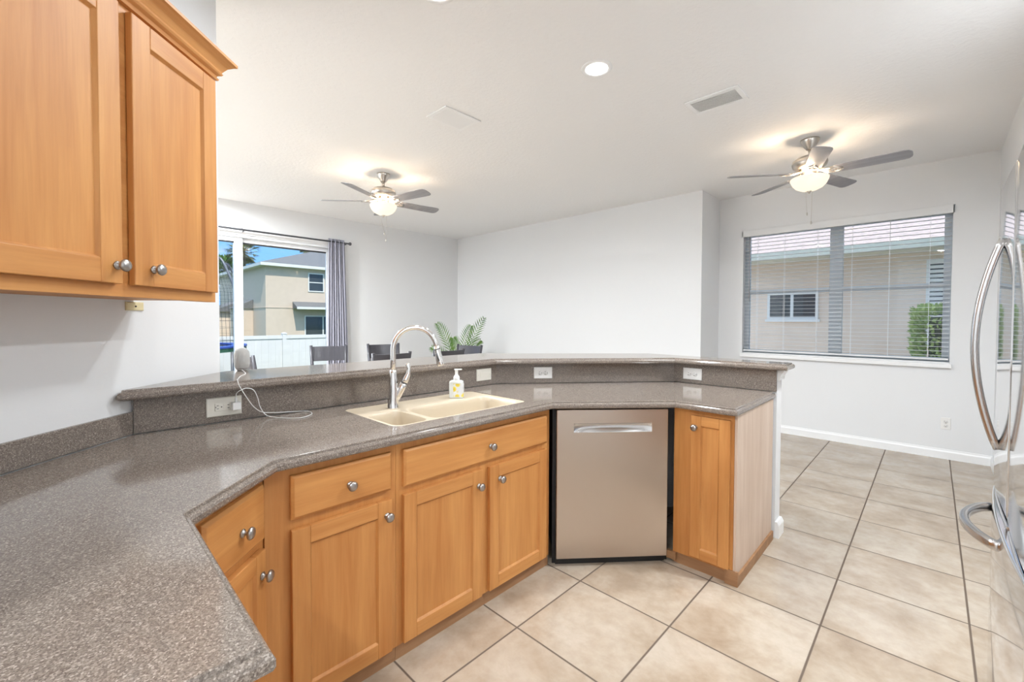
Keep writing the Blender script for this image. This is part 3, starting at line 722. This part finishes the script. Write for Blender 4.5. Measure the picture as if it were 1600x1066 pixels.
# ================================================================== UPPER CABINETS
uc = thing('upper_cabinet', 'maple wall cabinet with two doors and crown moulding at upper left', 'cabinet', (-.876, DW0+.876, 0), math.radians(135))
UF = -.305  # face frame front (local y)
ux0, ux1, uz0, uz1 = -.93, .028, 1.402, 2.235
m_ = MB(); m_.box(ux0, ux1, UF+.019, -.002, uz0+.006, uz1); m_.build('carcass', M['wood_v'], uc)
m_ = MB(); arch(m_, (ux0, ux1), (uz0, uz1+.04), UF, UF+.0185, []); m_.build('face_frame', M['wood_h'], uc, bevel=.001)
d = panel_door(uc, -.86, -.393, 1.437, 2.222, UF-.021, rail=.066, lip=0, name='door', rec=.010); knob(d, -.412, UF-.021, 1.487)
d = panel_door(uc, -.352, .012, 1.437, 2.222, UF-.021, rail=.066, name='door', rec=.010); knob(d, -.286, UF-.021, 1.489)
# crown with mitred return
prof = [(0, 0), (.012, 0), (.014, .006), (.008, .010), (.010, .016), (.020, .022), (.024, .028), (.020, .030), (.022, .036), (.034, .055), (.050, .068), (.058, .072), (.058, .082), (0, .082)]
m_ = MB(); zc0 = 2.238
def crown_ring(kind):
    out_ = []
    for o, h in prof:
        if kind == 0: out_.append((ux0, UF-o, zc0+h))
        elif kind == 1: out_.append((ux1+o, UF-o, zc0+h))
        else: out_.append((ux1+o, -.003, zc0+h))
    return out_
m_.rings([crown_ring(0), crown_ring(1), crown_ring(2)]); m_.build('crown_moulding', M['wood_h'], uc)
# underside lip (light rail)
m_ = MB(); m_.box(ux0, ux1, UF+.019, UF+.035, uz0, uz0+.006); m_.build('bottom_lip', M['wood_h'], uc)

# ================================================================== FRIDGE
fr = thing('refrigerator', 'tall stainless refrigerator with bowed handles at the right edge', 'refrigerator', (1.447, .575, 0), -PI/2-math.radians(.4))
FW = .91
def bowed(x0, x1, z0, z1, bul, yb, n=20, er=.012):
    m_ = MB(); pts = []
    for i in range(n+1):
        u = i/n; x = x0+(x1-x0)*u; y = -bul*(1-(2*u-1)**2)
        e = 0
        dx = min(x-x0, x1-x)
        if dx < er: e = (er-math.sqrt(max(0, er*er-(er-dx)**2)))
        pts.append((x, y+e))
    # denser near edges
    pl = pts+[(x1, yb), (x0, yb)]
    m_.prism(pl, z0, z1)
    return m_
def rnd_us(n):
    return [0, .004, .010, .02, .04]+[i/n for i in range(1, n)]+[.96, .98, .99, .996, 1]
def bowed2(x0, x1, z0, z1, bul, yb):
    m_ = MB(); er = .02; us = sorted(set(rnd_us(20))); pts = []
    for u in us:
        x = x0+(x1-x0)*u; y = -bul*(1-(2*u-1)**2); dx = min(x-x0, x1-x)
        e = er-math.sqrt(max(0, er*er-(er-min(dx, er))**2)); pts.append((x, y+e))
    rs = []
    for z, ins in ((z0, .006), (z0+.002, .002), (z0+.008, 0), (z1-.008, 0), (z1-.002, .002), (z1, .006)):
        rs.append([(x, y+ins, z) for x, y in pts]+[(x1, yb, z), (x0, yb, z)])
    m_.rings(rs)
    for f in m_.bm.faces: f.smooth = len(f.verts) == 4 and abs(f.normal.z) < .5
    return m_
m_ = MB(); m_.box(.004, FW-.004, .062, .78, .03, 1.80); m_.build('body', mat('grey_fridge_side', (.30, .30, .31), .5), fr, bevel=.004)
o = bowed2(0, FW/2-.002, .745, 1.82, .003, .06).build('door', M['steel_fr'], fr)
hd = MB()
def strap(pts, w_, t_, mb_, axis='v'):
    """flat curved handle: pts in (outward,dist along); builds rounded-rect section"""
    n = len(pts); rs = []
    for i, p in enumerate(pts):
        p = Vector(p); tt = (Vector(pts[min(i+1, n-1)])-Vector(pts[max(i-1, 0)])).normalized()
        side = Vector((1, 0, 0)) if axis == 'v' else Vector((0, 0, 1)); nn = tt.cross(side).normalized()
        sec = rrect(-w_/2, w_/2, -t_/2, t_/2, min(w_, t_)*.38, 3); rs.append([tuple(p+side*a+nn*b) for a, b in sec])
    mb_.rings(rs, smooth=True)
HB = .060
pts = [(.185, -.004-HB*math.sin(PI*i/24)**.85, .905+.715*i/24) for i in range(25)]
strap(pts, .030, .022, hd, 'v'); hd.build('handle', M['steel_h'], o, bevel=0)
o = bowed2(FW/2+.002, FW, .745, 1.82, .003, .06).build('door', M['steel_fr'], fr)
o = bowed2(0, FW, .075, .735, .020, .06).build('freezer_drawer', M['steel_fr'], fr)
hd = MB(); pts = [(.085+.40*i/24, -.012-.070*math.sin(PI*i/24)**.7, .672) for i in range(25)]
strap(pts, .030, .024, hd, 'h'); hd.build('handle', M['steel_h'], o)
m_ = MB(); m_.box(.02, FW-.02, .03, .06, .0, .07); m_.build('base_grille', M['blackp'], fr)

# ================================================================== CEILING FIXTURES
def recessed(loc, label, power=None):
    t = thing('recessed_light', label, 'ceiling light', (loc[0], loc[1], CEIL), 0)
    m_ = MB(); m_.lathe([(.068, -.0005), (.068, -.006), (.080, -.008), (.095, -.004), (.096, -.0005)], n=36, cap=False); m_.build('trim_ring', M['trim'], t)
    m_ = MB(); m_.lathe([(0, -.0062), (.066, -.0062), (.068, -.003), (.068, -.001), (0, -.001)], n=36); m_.build('lens', M['led'], t)
    l = bpy.data.lights.new('can_lamp', 'AREA'); l.shape = 'DISK'; l.size = .15; l.energy = power or CAN_POWER; l.color = (.915, .965, 1); l.spread = math.radians(175)
    lo = bpy.data.objects.new('can_lamp', l); COL.objects.link(lo); lo.parent = t; lo.location = (0, 0, -.012)
    return t
recessed((-.255, .50), 'round recessed ceiling light between the two ceiling fans')
recessed((-.440, -.575), 'round recessed ceiling light cut off by the top edge', 14)
for x, y, lb, pw in ((.75, -.75, 'unseen recessed fill light added above the kitchen floor', 6), (1.4, -3.1, 'unseen recessed fill light added at the rear of the kitchen', 50),
                 (1.52, .9, 'unseen recessed fill light added above the dining floor beside the refrigerator', 44),
                 (-2.9, -1.35, 'unseen recessed fill light added behind the diagonal wall', 82), (-4.5, -1.05, 'unseen recessed fill light added over the hidden half of the sliding door', 110), (-3.2, -3.2, 'unseen recessed fill light added at the rear of the living area', 110)):
    recessed((x, y), lb, pw)  # these fixtures are unseen, added to brighten kitchen, dining and living areas

def vent(cx_, cy_, lx, ly, label, along_x):
    t = thing('ceiling_vent', label, 'air vent', (cx_, cy_, CEIL), 0)
    m_ = MB(); b = .032; z0 = -.010
    for a in ((-lx/2, lx/2, -ly/2, -ly/2+b), (-lx/2, lx/2, ly/2-b, ly/2), (-lx/2, -lx/2+b, -ly/2+b, ly/2-b), (lx/2-b, lx/2, -ly/2+b, ly/2-b)): m_.box(a[0], a[1], a[2], a[3], z0, -.0005)
    m_.build('frame', M['trim'], t, bevel=.003)
    m_ = MB(); m_.box(-lx/2+b, lx/2-b, -ly/2+b, ly/2-b, -.0025, -.0006); m_.build('backing', mat('shadowed_duct', (.62, .62, .61), .8), t)
    m_ = MB(); L, Wd = (lx-2*b, ly-2*b) if along_x else (ly-2*b, lx-2*b); n = 9
    for i in range(n):
        c = -Wd/2+Wd*(i+.5)/n; w2 = Wd/n*.60
        q = [(c-w2, -.0115), (c+w2, -.0065), (c+w2, -.0055), (c-w2, -.0105)]
        rr = [[((s_*L/2, a, z) if along_x else (a, s_*L/2, z)) for a, z in q] for s_ in (-1, 1)]
        m_.rings(rr)
    m_.build('louvres', M['trim'], t)
vent(-1.43, .305, .245, .345, 'white ceiling vent left of the round recessed light', False)
vent(.14, 1.423, .36, .245, 'white ceiling vent right of the round recessed light', True)

def make_fan(label, x, y, base):
    t = thing('ceiling_fan', label, 'ceiling fan', (x, y, CEIL), 0, 'ceiling fans')
    m_ = MB(); m_.lathe([(0, -.0005), (.070, -.0005), (.070, -.012), (.062, -.03), (.045, -.062), (.032, -.080), (.028, -.088), (0, -.088)], n=28); m_.build('canopy', M['nickel'], t)
    m_ = MB(); m_.tube([(0, 0, -.085), (0, 0, -.145)], .0135, 12); m_.lathe([(.0, -.128), (.020, -.130), (.026, -.145), (.028, -.150), (0, -.150)], n=20); m_.build('downrod', M['nickel'], t)
    m_ = MB(); m_.lathe([(0, -.150), (.055, -.150), (.098, -.158), (.126, -.180), (.132, -.205), (.124, -.232), (.100, -.252), (.070, -.268), (.058, -.30), (.058, -.318), (0, -.318)], n=36); m_.build('motor_housing', M['nickel'], t)
    for k in range(5):
        a = math.radians(base+72*k); ca, sa = math.cos(a), math.sin(a); pt = math.radians(-12)
        def P(u, v, dz=0):   # u radial, v tangential
            vz = v*math.sin(pt); vv = v*math.cos(pt); return (u*ca-vv*sa, u*sa+vv*ca, -.292+vz+dz)
        m_ = MB(); prof = []
        r0, r1, h0, h1 = .175, .66, .055, .068
        for uu, vv in ((r0, -h0), (r0+.01, -h0-.004), (r1-.05, -h1), (r1-.022, -h1+.006), (r1-.005, -h1+.025), (r1, -h1+.05), (r1, h1-.05), (r1-.005, h1-.025), (r1-.022, h1-.006), (r1-.05, h1), (r0+.01, h0+.004), (r0, h0)): prof.append((uu, vv))
        m_.rings([[P(u, v, dz) for u, v in prof] for dz in (-.003, .003)])
        bl_ = m_.build('blade', M['blade'], t, bevel=.0015)
        m_ = MB()
        for s_ in (-1, 1):
            m_.tube([P(.075, s_*.012, .018), P(.12, s_*.030, .003), P(.16, s_*.040, -.002), P(.20, s_*.030, -.005), P(.235, s_*.008, -.006)], [(.006, .009), (.006, .009), (.005, .009), (.005, .008), (.004, .006)], 8)
        m_.tube([P(.06, 0, .02), P(.13, 0, .0), P(.19, 0, -.006)], [(.010, .012), (.007, .008), (.005, .006)], 8)
        m_.build('blade_iron', M['nickel'], bl_)
    m_ = MB(); m_.lathe([(0, -.316), (.066, -.317), (.070, -.322), (.066, -.330), (0, -.330)], n=28); m_.build('light_collar', M['nickel'], t)
    m_ = MB(); prof = [(.138, -.332), (.142, -.338), (.140, -.352), (.125, -.385), (.100, -.413), (.062, -.433), (.022, -.441), (.012, -.442)]
    inner = [(r-.004, z+.003) for r, z in prof[::-1]]
    m_.lathe(prof+inner, n=36, cap=False); m_.build('glass_bowl', M['lamp'], t)
    m_ = MB(); m_.lathe([(0, -.33), (.006, -.33), (.006, -.438), (.018, -.441), (.019, -.446), (.012, -.452), (.007, -.462), (0, -.466)], n=16); m_.build('bowl_finial', M['nickel'], t)
    for dx, L in ((.018, .70), (-.020, .62)):
        m_ = MB(); m_.tube([(dx, .068*(1 if dx > 0 else -1)*.4, -.442), (dx*.8, .02, -L)], .0012, 5); m_.lathe([(0, -L-.028), (.005, -L-.024), (.0062, -L-.012), (.003, -L), (0, -L)], (dx*.8, .02, 0), 10); m_.build('pull_chain', mat('chain_bead', (.55, .52, .48), .3, .8), t)
    for q in range(3):
        l = bpy.data.lights.new('fan_bulb', 'POINT'); l.energy = 5.0; l.color = (1, .78, .56); l.shadow_soft_size = .028
        lo = bpy.data.objects.new('fan_bulb', l); COL.objects.link(lo); lo.parent = t; lo.location = (.098*math.cos(2.1*q+.5), .098*math.sin(2.1*q+.5), -.352)
    return t
make_fan('five blade ceiling fan with lit glass bowl, in front of the sliding door wall', -3.01, .59, -61)
make_fan('five blade ceiling fan with lit glass bowl, in front of the wide window', .485, 2.68, -1)

# ================================================================== DINING SET
def make_chair(label, x, y, rz, first=None):
    if first is not None:
        t = dup(first); t.location = (x, y, 0); t.rotation_euler = (0, 0, rz); t['label'] = label; return t
    t = thing('dining_chair', label, 'chair', (x, y, 0), rz, 'dining chairs around the table')
    # chair faces -y; backrest at +y
    m_ = MB(); m_.box(-.215, .215, -.22, .20, .435, .465); m_.build('seat', M['chair'], t, bevel=.008)
    for s_ in (-1, 1):
        m_ = MB(); m_.tube([(s_*.19, -.19, 0), (s_*.19, -.19, .434)], [(.015, .015), (.020, .020)], 4); m_.build('leg', M['chair'], t, bevel=.002)
        m_ = MB(); m_.tube([(s_*.19, .225, 0), (s_*.19, .205, .45), (s_*.198, .225, .70), (s_*.212, .275, 1.0)], [(.015, .018), (.02, .022), (.018, .02), (.016, .018)], 8); m_.build('rear_post', M['chair'], t)
    m_ = MB(); rs = []
    for i in range(13):
        u = -1+2*i/12; x_ = u*.205; bow = .030*(1-u*u)
        rs.append([(x_, .232+bow, .80), (x_, .252+bow, .80), (x_, .286+bow, .985), (x_, .266+bow, .985)])
    m_.rings(rs); m_.build('back_panel', M['chair'], t, bevel=.003)
    m_ = MB(); m_.box(-.185, .185, .216, .234, .60, .64); m_.build('back_rail', M['chair'], t)
    m_ = MB(); m_.box(-.185, .185, -.195, -.18, .38, .43); m_.box(-.185, .185, .195, .21, .38, .43); m_.box(-.195, -.18, -.18, .195, .38, .43); m_.box(.18, .195, -.18, .195, .38, .43); m_.build('apron', M['chair'], t)
    return t
c0 = make_chair('dark dining chair nearest the sliding door, back panel in front of the curtain', -4.10, .47, math.radians(70))
make_chair('dark dining chair showing above the bar left of the faucet, farther side of table', -4.0, 1.22, math.radians(75), c0)
make_chair('dark dining chair at the table end in front of the potted palm', -3.21, 1.74, math.radians(8), c0)
make_chair('dark dining chair with its back to the bar, directly behind the faucet neck', -2.99, .52, math.radians(-90), c0)
make_chair('dark dining chair with its back to the bar, behind the spray head', -2.97, 1.24, math.radians(-90), c0)
make_chair('dark dining chair at the left table end, behind the oval speaker', -3.48, -.36, math.radians(185), c0)
dt = thing('dining_table', 'dark rectangular dining table hidden low behind the raised bar', 'table', (-3.52, .82, 0), 0)
m_ = MB(); m_.box(-.30, .27, -.62, .66, .72, .755); m_.build('tabletop', M['chair'], dt, bevel=.006)
for sx_ in (-.25, .21):
    for sy_ in (-.56, .60):
        m_ = MB(); m_.box(sx_-.03, sx_+.03, sy_-.03, sy_+.03, 0, .719); m_.build('leg', M['chair'], dt)

# potted palm
pp = thing('potted_palm', 'green potted palm with feathery fronds in the far corner behind the chairs', 'potted plant', (-4.28, 2.68, 0))
m_ = MB(); m_.lathe([(0, .0), (.15, .0), (.17, .02), (.20, .40), (.205, .42), (.19, .42), (.185, .37), (0, .37)], n=28); m_.build('planter', M['potw'], pp)
m_ = MB(); m_.lathe([(0, .371), (.182, .371), (.182, .38), (0, .384)], n=24); m_.build('soil', M['soil'], pp)
def frond(base, ctrl, tip, n, leaf_len, wid, droop=.3):
    a = MB(); P_ = []
    for i in range(25):
        t_ = i/24; P_.append(Vector(base)*(1-t_)**2+Vector(ctrl)*2*t_*(1-t_)+Vector(tip)*t_*t_)
    a.tube(P_, [.006*(1-.8*i/24) for i in range(25)], 6)
    for j in range(n):
        t_ = .28+.72*j/(n-1); i = min(23, int(t_*24)); f_ = t_*24-i; p = P_[i].lerp(P_[i+1], f_); d_ = (P_[min(i+1, 24)]-P_[max(i-1, 0)]).normalized()
        side = d_.cross(Vector((-.66, .70, .28))).normalized(); L_ = leaf_len*math.sin(PI*(.22+.70*(j/(n-1))))**.8
        for s_ in (-1, 1):
            ld = (d_*.70+side*s_*.75+Vector((0, 0, .28))).normalized(); nn = ld.cross(d_).normalized()
            wv = ld.cross(nn).normalized()*wid
            q0 = p; q1 = p+ld*L_*.45; q2 = p+ld*L_+Vector((0, 0, -droop*L_*.35))
            vv = [a.bm.verts.new(x) for x in (q0-wv*.3, q1-wv, q2, q1+wv, q0+wv*.3)]; a.face(vv)
    return a
for i, (cx_, cy_, cz_, tx, ty, tz) in enumerate([(-.14, -.14, 1.05, -.24, -.27, 1.26), (.10, .12, 1.02, .26, .28, 1.35), (.02, .06, 1.0, .10, .14, 1.22), (-.05, -.05, .9, -.10, -.06, 1.02), (-.22, .1, .85, -.45, .22, .95), (.22, -.12, .75, .42, -.25, .80), (.0, .2, .9, .02, .42, .98), (-.1, -.2, .75, -.26, -.36, .88)]):
    frond((0.01*i-.03, .01*(i % 3), .37), (cx_, cy_, cz_), (tx, ty, tz), 14, .19, .0085).build('frond', M['leaf_in'], pp)

# ================================================================== OUTSIDE
GZ = -.30
mb = MB(); mb.box(-90, 40, -50, 60, GZ-.2, GZ); tag(mb.build('lawn', M['grass']), 'green lawn around the house', 'grass')['kind'] = 'structure'
mb = MB(); mb.box(-7.6, SX-.145, -3.2, 2.6, GZ+.001, -.04); o = mb.build('patio_slab', M['concrete']); o['kind'] = 'structure'
mb = MB(); mb.box(-6, 6, 4.4, 8.15, GZ+.001, GZ+.03); o = mb.build('bounce_strip', mat('pale_bounce_ground', (.62, .60, .56), .95)); o['kind'] = 'structure'  # unseen pale ground, added to bounce sun up onto the neighbour wall
# fence
FX = -11.0
fe = thing('vinyl_fence', 'white vinyl privacy fence with flat cap rails behind the trampoline', 'fence', (FX, 0, GZ))
yy = 2.197-2.4*5; ps = []
while yy < 15: ps.append(yy); yy += 2.4
for p in ps:
    m_ = MB(); m_.box(-.05, .05, p-.05, p+.05, 0.001, 1.245); m_.rings([[(-.06, p-.06, 1.245), (.06, p-.06, 1.245), (.06, p+.06, 1.245), (-.06, p+.06, 1.245)], [(-.06, p-.06, 1.262), (.06, p-.06, 1.262), (.06, p+.06, 1.262), (-.06, p+.06, 1.262)], [(-.005, p-.005, 1.29), (.005, p-.005, 1.29), (.005, p+.005, 1.29), (-.005, p+.005, 1.29)]]); m_.build('post', M['fence'], fe)
for a, b in zip(ps, ps[1:]):
    m_ = MB(); m_.box(-.022, .022, a+.05, b-.05, .05, .16); m_.box(-.03, .03, a+.05, b-.05, 1.12, 1.21)
    n = 14; wdt = (b-a-.1)/n
    for i in range(n): m_.box(-.012, .012, a+.05+i*wdt+.002, a+.05+(i+1)*wdt-.002, .16, 1.12)
    m_.box(-.006, .006, a+.05, b-.05, .16, 1.12)
    m_.build('panel', M['fence'], fe)
# trampoline
tp = thing('trampoline', 'trampoline with blue pad and black net enclosure on the lawn', 'trampoline', (-9.15, -.50, GZ))
TR = 1.32
PZ = 1.09
m_ = MB(); ring = lambda r, z, n=40: [(r*math.cos(2*PI*i/n), r*math.sin(2*PI*i/n), z) for i in range(n)]
m_.rings([ring(TR, PZ), ring(TR, PZ+.03), ring(TR-.26, PZ+.03), ring(TR-.26, PZ)], cap=False); m_.build('safety_pad', M['navy'], tp)
m_ = MB(); m_.rings([ring(TR-.01, PZ-.075), ring(TR-.01, PZ-.001), ring(TR-.05, PZ-.001), ring(TR-.05, PZ-.075)], cap=False); m_.build('frame_skirt', M['green'], tp)
m_ = MB(); m_.lathe([(0, PZ-.01), (TR-.25, PZ-.01), (TR-.25, PZ-.004), (0, PZ-.004)], n=40); m_.build('jump_mat', M['net'], tp)
for i in range(6):
    a = 2*PI*i/6+.72; c_, s_ = math.cos(a), math.sin(a)
    m_ = MB(); m_.tube([(TR*.985*c_, TR*.985*s_, .001), (TR*.985*c_, TR*.985*s_, PZ-.07)], .022, 8); m_.build('leg', M['rod'], tp)
    m_ = MB(); m_.tube(smooth_path([((TR+.03)*c_, (TR+.03)*s_, .5), ((TR+.05)*c_, (TR+.05)*s_, PZ+.6), ((TR+.04)*c_, (TR+.04)*s_, PZ+1.1), ((TR-.18)*c_, (TR-.18)*s_, PZ+1.62), ((TR-.30)*c_, (TR-.30)*s_, PZ+1.70)], 5), .024, 8); m_.build('net_pole', M['rod'], tp)
m_ = MB(); N_ = 72
for i in range(N_):
    a = 2*PI*i/N_; c_, s_ = math.cos(a), math.sin(a); m_.tube([((TR-.1)*c_, (TR-.1)*s_, PZ+.03), ((TR-.14)*c_, (TR-.14)*s_, PZ+1.1), ((TR-.30)*c_, (TR-.30)*s_, PZ+1.68)], .002, 4)
for k in range(12):
    z = PZ+.1+1.5*k/11; r = TR-.1-.2*(k/11)**2; m_.tube([(r*math.cos(2*PI*i/40), r*math.sin(2*PI*i/40), z) for i in range(41)], .002, 4)
m_.build('net', M['net'], tp)

# two storey neighbour house
HX, HY = -32.9, 8.17
h1 = thing('neighbor_house', 'two storey cream stucco house with grey hip roof beyond the fence', 'house', (HX, HY, GZ))
HL, HD, HE = 14., 13., 5.45     # length along +Y, depth along -X, eave height over ground
m_ = MB(); m_.box(-HD, 0, 0, HL, 0.001, HE); m_.build('walls', M['stucco1'], h1)
ov = .42
m_ = MB(); z0 = HE; E_ = [(-HD-ov, -ov), (ov, -ov), (ov, HL+ov), (-HD-ov, HL+ov)]
rg = .34; hw = (HD+2*ov)/2; rz_ = z0+.20+hw*rg; r1, r2 = (-HD/2, hw-ov), (-HD/2, HL+ov-hw)
v = [m_.bm.verts.new((x, y, z0+.20)) for x, y in E_]; b_ = [m_.bm.verts.new((x, y, z0+.16)) for x, y in E_]; R1 = m_.bm.verts.new((*r1, rz_)); R2_ = m_.bm.verts.new((*r2, rz_))
m_.face([v[0], v[1], R1]); m_.face([v[1], v[2], R2_, R1]); m_.face([v[2], v[3], R2_]); m_.face([v[3], v[0], R1, R2_]); m_.face(b_)
m_.build('roof', M['shingle'], h1)
m_ = MB(); m_.box(-HD-ov, ov, -ov, HL+ov, z0-.02, z0+.19); m_.build('fascia', M['fascia'], h1)
m_ = MB(); m_.box(-HD, .03, -.03, HL, 2.44, 2.50); m_.build('band_trim', M['stucco1'], h1)
def hwin(parent, y0, y1, z0, z1, name='window', rows=2, cols=1, x=0.0):
    a = MB(); f = .08
    a.box(x, x+.05, y0, y1, z0, z0+f); a.box(x, x+.05, y0, y1, z1-f, z1); a.box(x, x+.05, y0, y0+f, z0+f, z1-f); a.box(x, x+.05, y1-f, y1, z0+f, z1-f)
    for i in range(1, rows): zz = z0+(z1-z0)*i/rows; a.box(x, x+.045, y0+f, y1-f, zz-.035, zz+.035)
    for i in range(1, cols): yy = y0+(y1-y0)*i/cols; a.box(x, x+.04, yy-.045, yy+.045, z0+f, z1-f)
    w_ = a.build(name, M['fascia'], parent); a = MB(); a.box(x+.001, x+.02, y0+f, y1-f, z0+f, z1-f); a.build('pane', M['darkglass'], w_)
hwin(h1, 11.1-HY, 12.3-HY, 3.72, 5.15)
hwin(h1, 10.82-HY, 13.6-HY, .05, 1.90, 'patio_door', 1, 2)
hwin(h1, 15.4-HY, 16.6-HY, 3.72, 5.15)
m_ = MB(); ya, yb = 9.98-HY, 14.4-HY
m_.rings([[(0, ya, 2.93), (0, ya, 2.42), (.95, ya-.02, 2.42), (.95, ya-.02, 2.50)], [(0, yb, 2.93), (0, yb, 2.42), (.95, yb, 2.42), (.95, yb, 2.50)]]); m_.build('porch_roof', M['shingle'], h1)
m_ = MB(); m_.box(.952, .99, ya-.03, yb, 2.36, 2.53); m_.build('porch_fascia', M['fascia'], h1)
m_ = MB(); m_.rings([[(-4.6, 0, 3.1), (-4.6, -1.3, 2.42), (-4.6, 0, 2.42)], [(-2.9, 0, 3.1), (-2.9, -1.3, 2.42), (-2.9, 0, 2.42)]], 1); m_.box(-4.5, -3.0, -1.15, 0, 0.001, 2.42); m_.build('side_annex', [M['stucco1'], M['shingle']], h1)
m_ = MB(); m_.box(-9.6, -6.4, -1.8, 0, .001, 2.2); m_.build('garage_annex', M['stucco2'], h1)
m_ = MB(); m_.rings([[(-9.9, 0, 3.1), (-9.9, -2.1, 2.2), (-9.9, 0, 2.2)], [(-6.1, 0, 3.1), (-6.1, -2.1, 2.2), (-6.1, 0, 2.2)]]); m_.build('annex_roof', M['shingle'], h1)

# single storey neighbour beyond the window
h2 = thing('neighbor_house', 'tan stucco single storey house with pale shingle roof close beyond the window', 'house', (0, 8.2, GZ))
m_ = MB(); m_.box(-9, 9, 0, 7, 0.001, 2.82); m_.build('walls', M['stucco2'], h2)
m_ = MB(); m_.rings([[(-9.5, -.62, 2.90), (-9.5, 4, 4.9), (-9.5, 7.6, 3.4), (-9.5, 7.6, 2.9)], [(9.5, -.62, 2.90), (9.5, 4, 4.9), (9.5, 7.6, 3.4), (9.5, 7.6, 2.9)]]); m_.build('roof', None or M['shingle2'], h2)
m_ = MB()
m_.box(-9.5, 9.5, -.72, -.62, 2.80, 2.925); m_.box(-9.5, 9.5, -.62, 0, 2.795, 2.825); m_.build('gutter', M['soffit'], h2)
def hwin2(parent, x0, x1, z0, z1, blind):
    a = MB(); f = .045
    a.box(x0, x1, -.04, 0, z0, z0+f); a.box(x0, x1, -.04, 0, z1-f, z1); a.box(x0, x0+f, -.04, 0, z0+f, z1-f); a.box(x1-f, x1, -.04, 0, z0+f, z1-f); a.box((x0+x1)/2-.025, (x0+x1)/2+.025, -.04, 0, z0+f, z1-f)
    a.box(x0-.03, x1+.03, -.06, 0, z0-.05, z0)
    w_ = a.build('window', M['fascia'], parent); a = MB(); a.box(x0+f, x1-f, -.012, -.004, z0+f, z1-f); a.build('pane', M['darkglass'], w_)
    if blind:
        a = MB(); z = z0+f+.02
        while z < z1-f: a.box(x0+f, x1-f, -.02, -.013, z, z+.05); z += .075
        a.build('shutter_slats', M['fascia'], w_)
hwin2(h2, -1.157, -.298, 1.37-GZ, 1.90-GZ, False)
hwin2(h2, 1.182, 2.3, .95-GZ, 2.36-GZ, True)

# leafy shapes
def leaf_blob(name, fn, n, L, wd, m_, parent=None):
    a = MB()
    for _ in range(n):
        p, nrm = fn(); p = Vector(p); d_ = (Vector(nrm)+Vector((random.uniform(-1, 1), random.uniform(-1, 1), random.uniform(-.6, 1)))*.9).normalized()
        s_ = d_.cross(Vector((random.random(), random.random(), random.random()))).normalized(); l_ = L*random.uniform(.6, 1.2)
        q = [p, p+d_*l_*.5+s_*wd, p+d_*l_, p+d_*l_*.5-s_*wd]; a.face([a.bm.verts.new(x) for x in q])
    return a.build(name, m_, parent)
hg = thing('hedge', 'leafy green clipped hedge outside the window at lower right', 'hedge', (0, 0, GZ))
def box_fn():
    x0, x1, y0, y1, z0, z1 = 1.13, 3.4, 6.15, 7.15, .05, 1.80
    k = random.random()
    if k < .45: return (random.uniform(x0, x1), y0+random.uniform(-.04, .10), random.uniform(z0, z1)), (0, -1, .3)
    if k < .72: return (random.uniform(x0, x1), random.uniform(y0, y1), z1+random.uniform(-.08, .05)), (0, -.2, 1)
    return (x0+random.uniform(-.05, .10), random.uniform(y0, y1), random.uniform(z0, z1)), (-1, 0, .3)
leaf_blob('foliage', box_fn, 9000, .075, .018, M['leaf_hedge'], hg)
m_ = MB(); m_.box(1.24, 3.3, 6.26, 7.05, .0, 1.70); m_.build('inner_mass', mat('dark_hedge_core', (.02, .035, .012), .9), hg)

def sphere_fn(c, r, sq=1):
    def f():
        v = Vector((random.gauss(0, 1), random.gauss(0, 1), random.gauss(0, 1))).normalized(); k = r*random.uniform(.75, 1.05); return (c[0]+v.x*k, c[1]+v.y*k, c[2]+v.z*k*sq), v
    return f
def broadleaf(label, x, y, h, r):
    t = thing('broadleaf_tree', label, 'tree', (x, y, GZ))
    m_ = MB(); m_.tube([(0, 0, 0), (.1, 0, h*.4), (0, .1, h*.75)], [.28, .22, .12], 8); m_.build('trunk', M['bark'], t)
    leaf_blob('crown', sphere_fn((0, 0, h*.75), r, .7), 2600, .6, .16, M['leaf_tree'], t); return t
broadleaf('bushy green tree above the house roofline at the left pane', -58, 11.28, 9.7, 1.9)
# palm
def palm(label, x, y, h, r):
    t = thing('palm_tree', label, 'tree', (x, y, GZ))
    m_ = MB(); m_.tube([(0, 0, 0), (.1, 0, h*.5), (0, 0, h)], [.28, .2, .22], 10); m_.build('trunk', M['bark'], t)
    a = MB()
    for i in range(70):
        az = random.uniform(0, 2*PI); el = random.uniform(-1.1, 1.3); L_ = r*random.uniform(.75, 1.05)
        d_ = Vector((math.cos(az)*math.cos(el), math.sin(az)*math.cos(el), math.sin(el))); b_ = Vector((0, 0, h)); c_ = b_+d_*L_*.55; tip = b_+d_*L_+Vector((0, 0, -.15*r))
        a.tube([b_, c_], .03, 4)
        side = d_.cross(Vector((0, 0, 1))).normalized()
        for j in range(11):
            an = (j-5)/5*1.25; ld = (d_*math.cos(an)+side*math.sin(an)); q2 = c_+ld*L_*.5+Vector((0, 0, -.12*r*abs(an))); wv = ld.cross(Vector((0, 0, 1))).normalized()*.055
            a.face([a.bm.verts.new(v_) for v_ in (c_-wv*.3, c_+ld*L_*.25-wv, q2, c_+ld*L_*.25+wv)])
    a.build('crown', M['leaf_palm'], t); return t
palm('fan palm tree rising over the left end of the house roof', -51, 11.36, 8.6, 1.95)
palm('small distant palm top above the roof ridge', -60, 21.2, 11.6, 1.3)
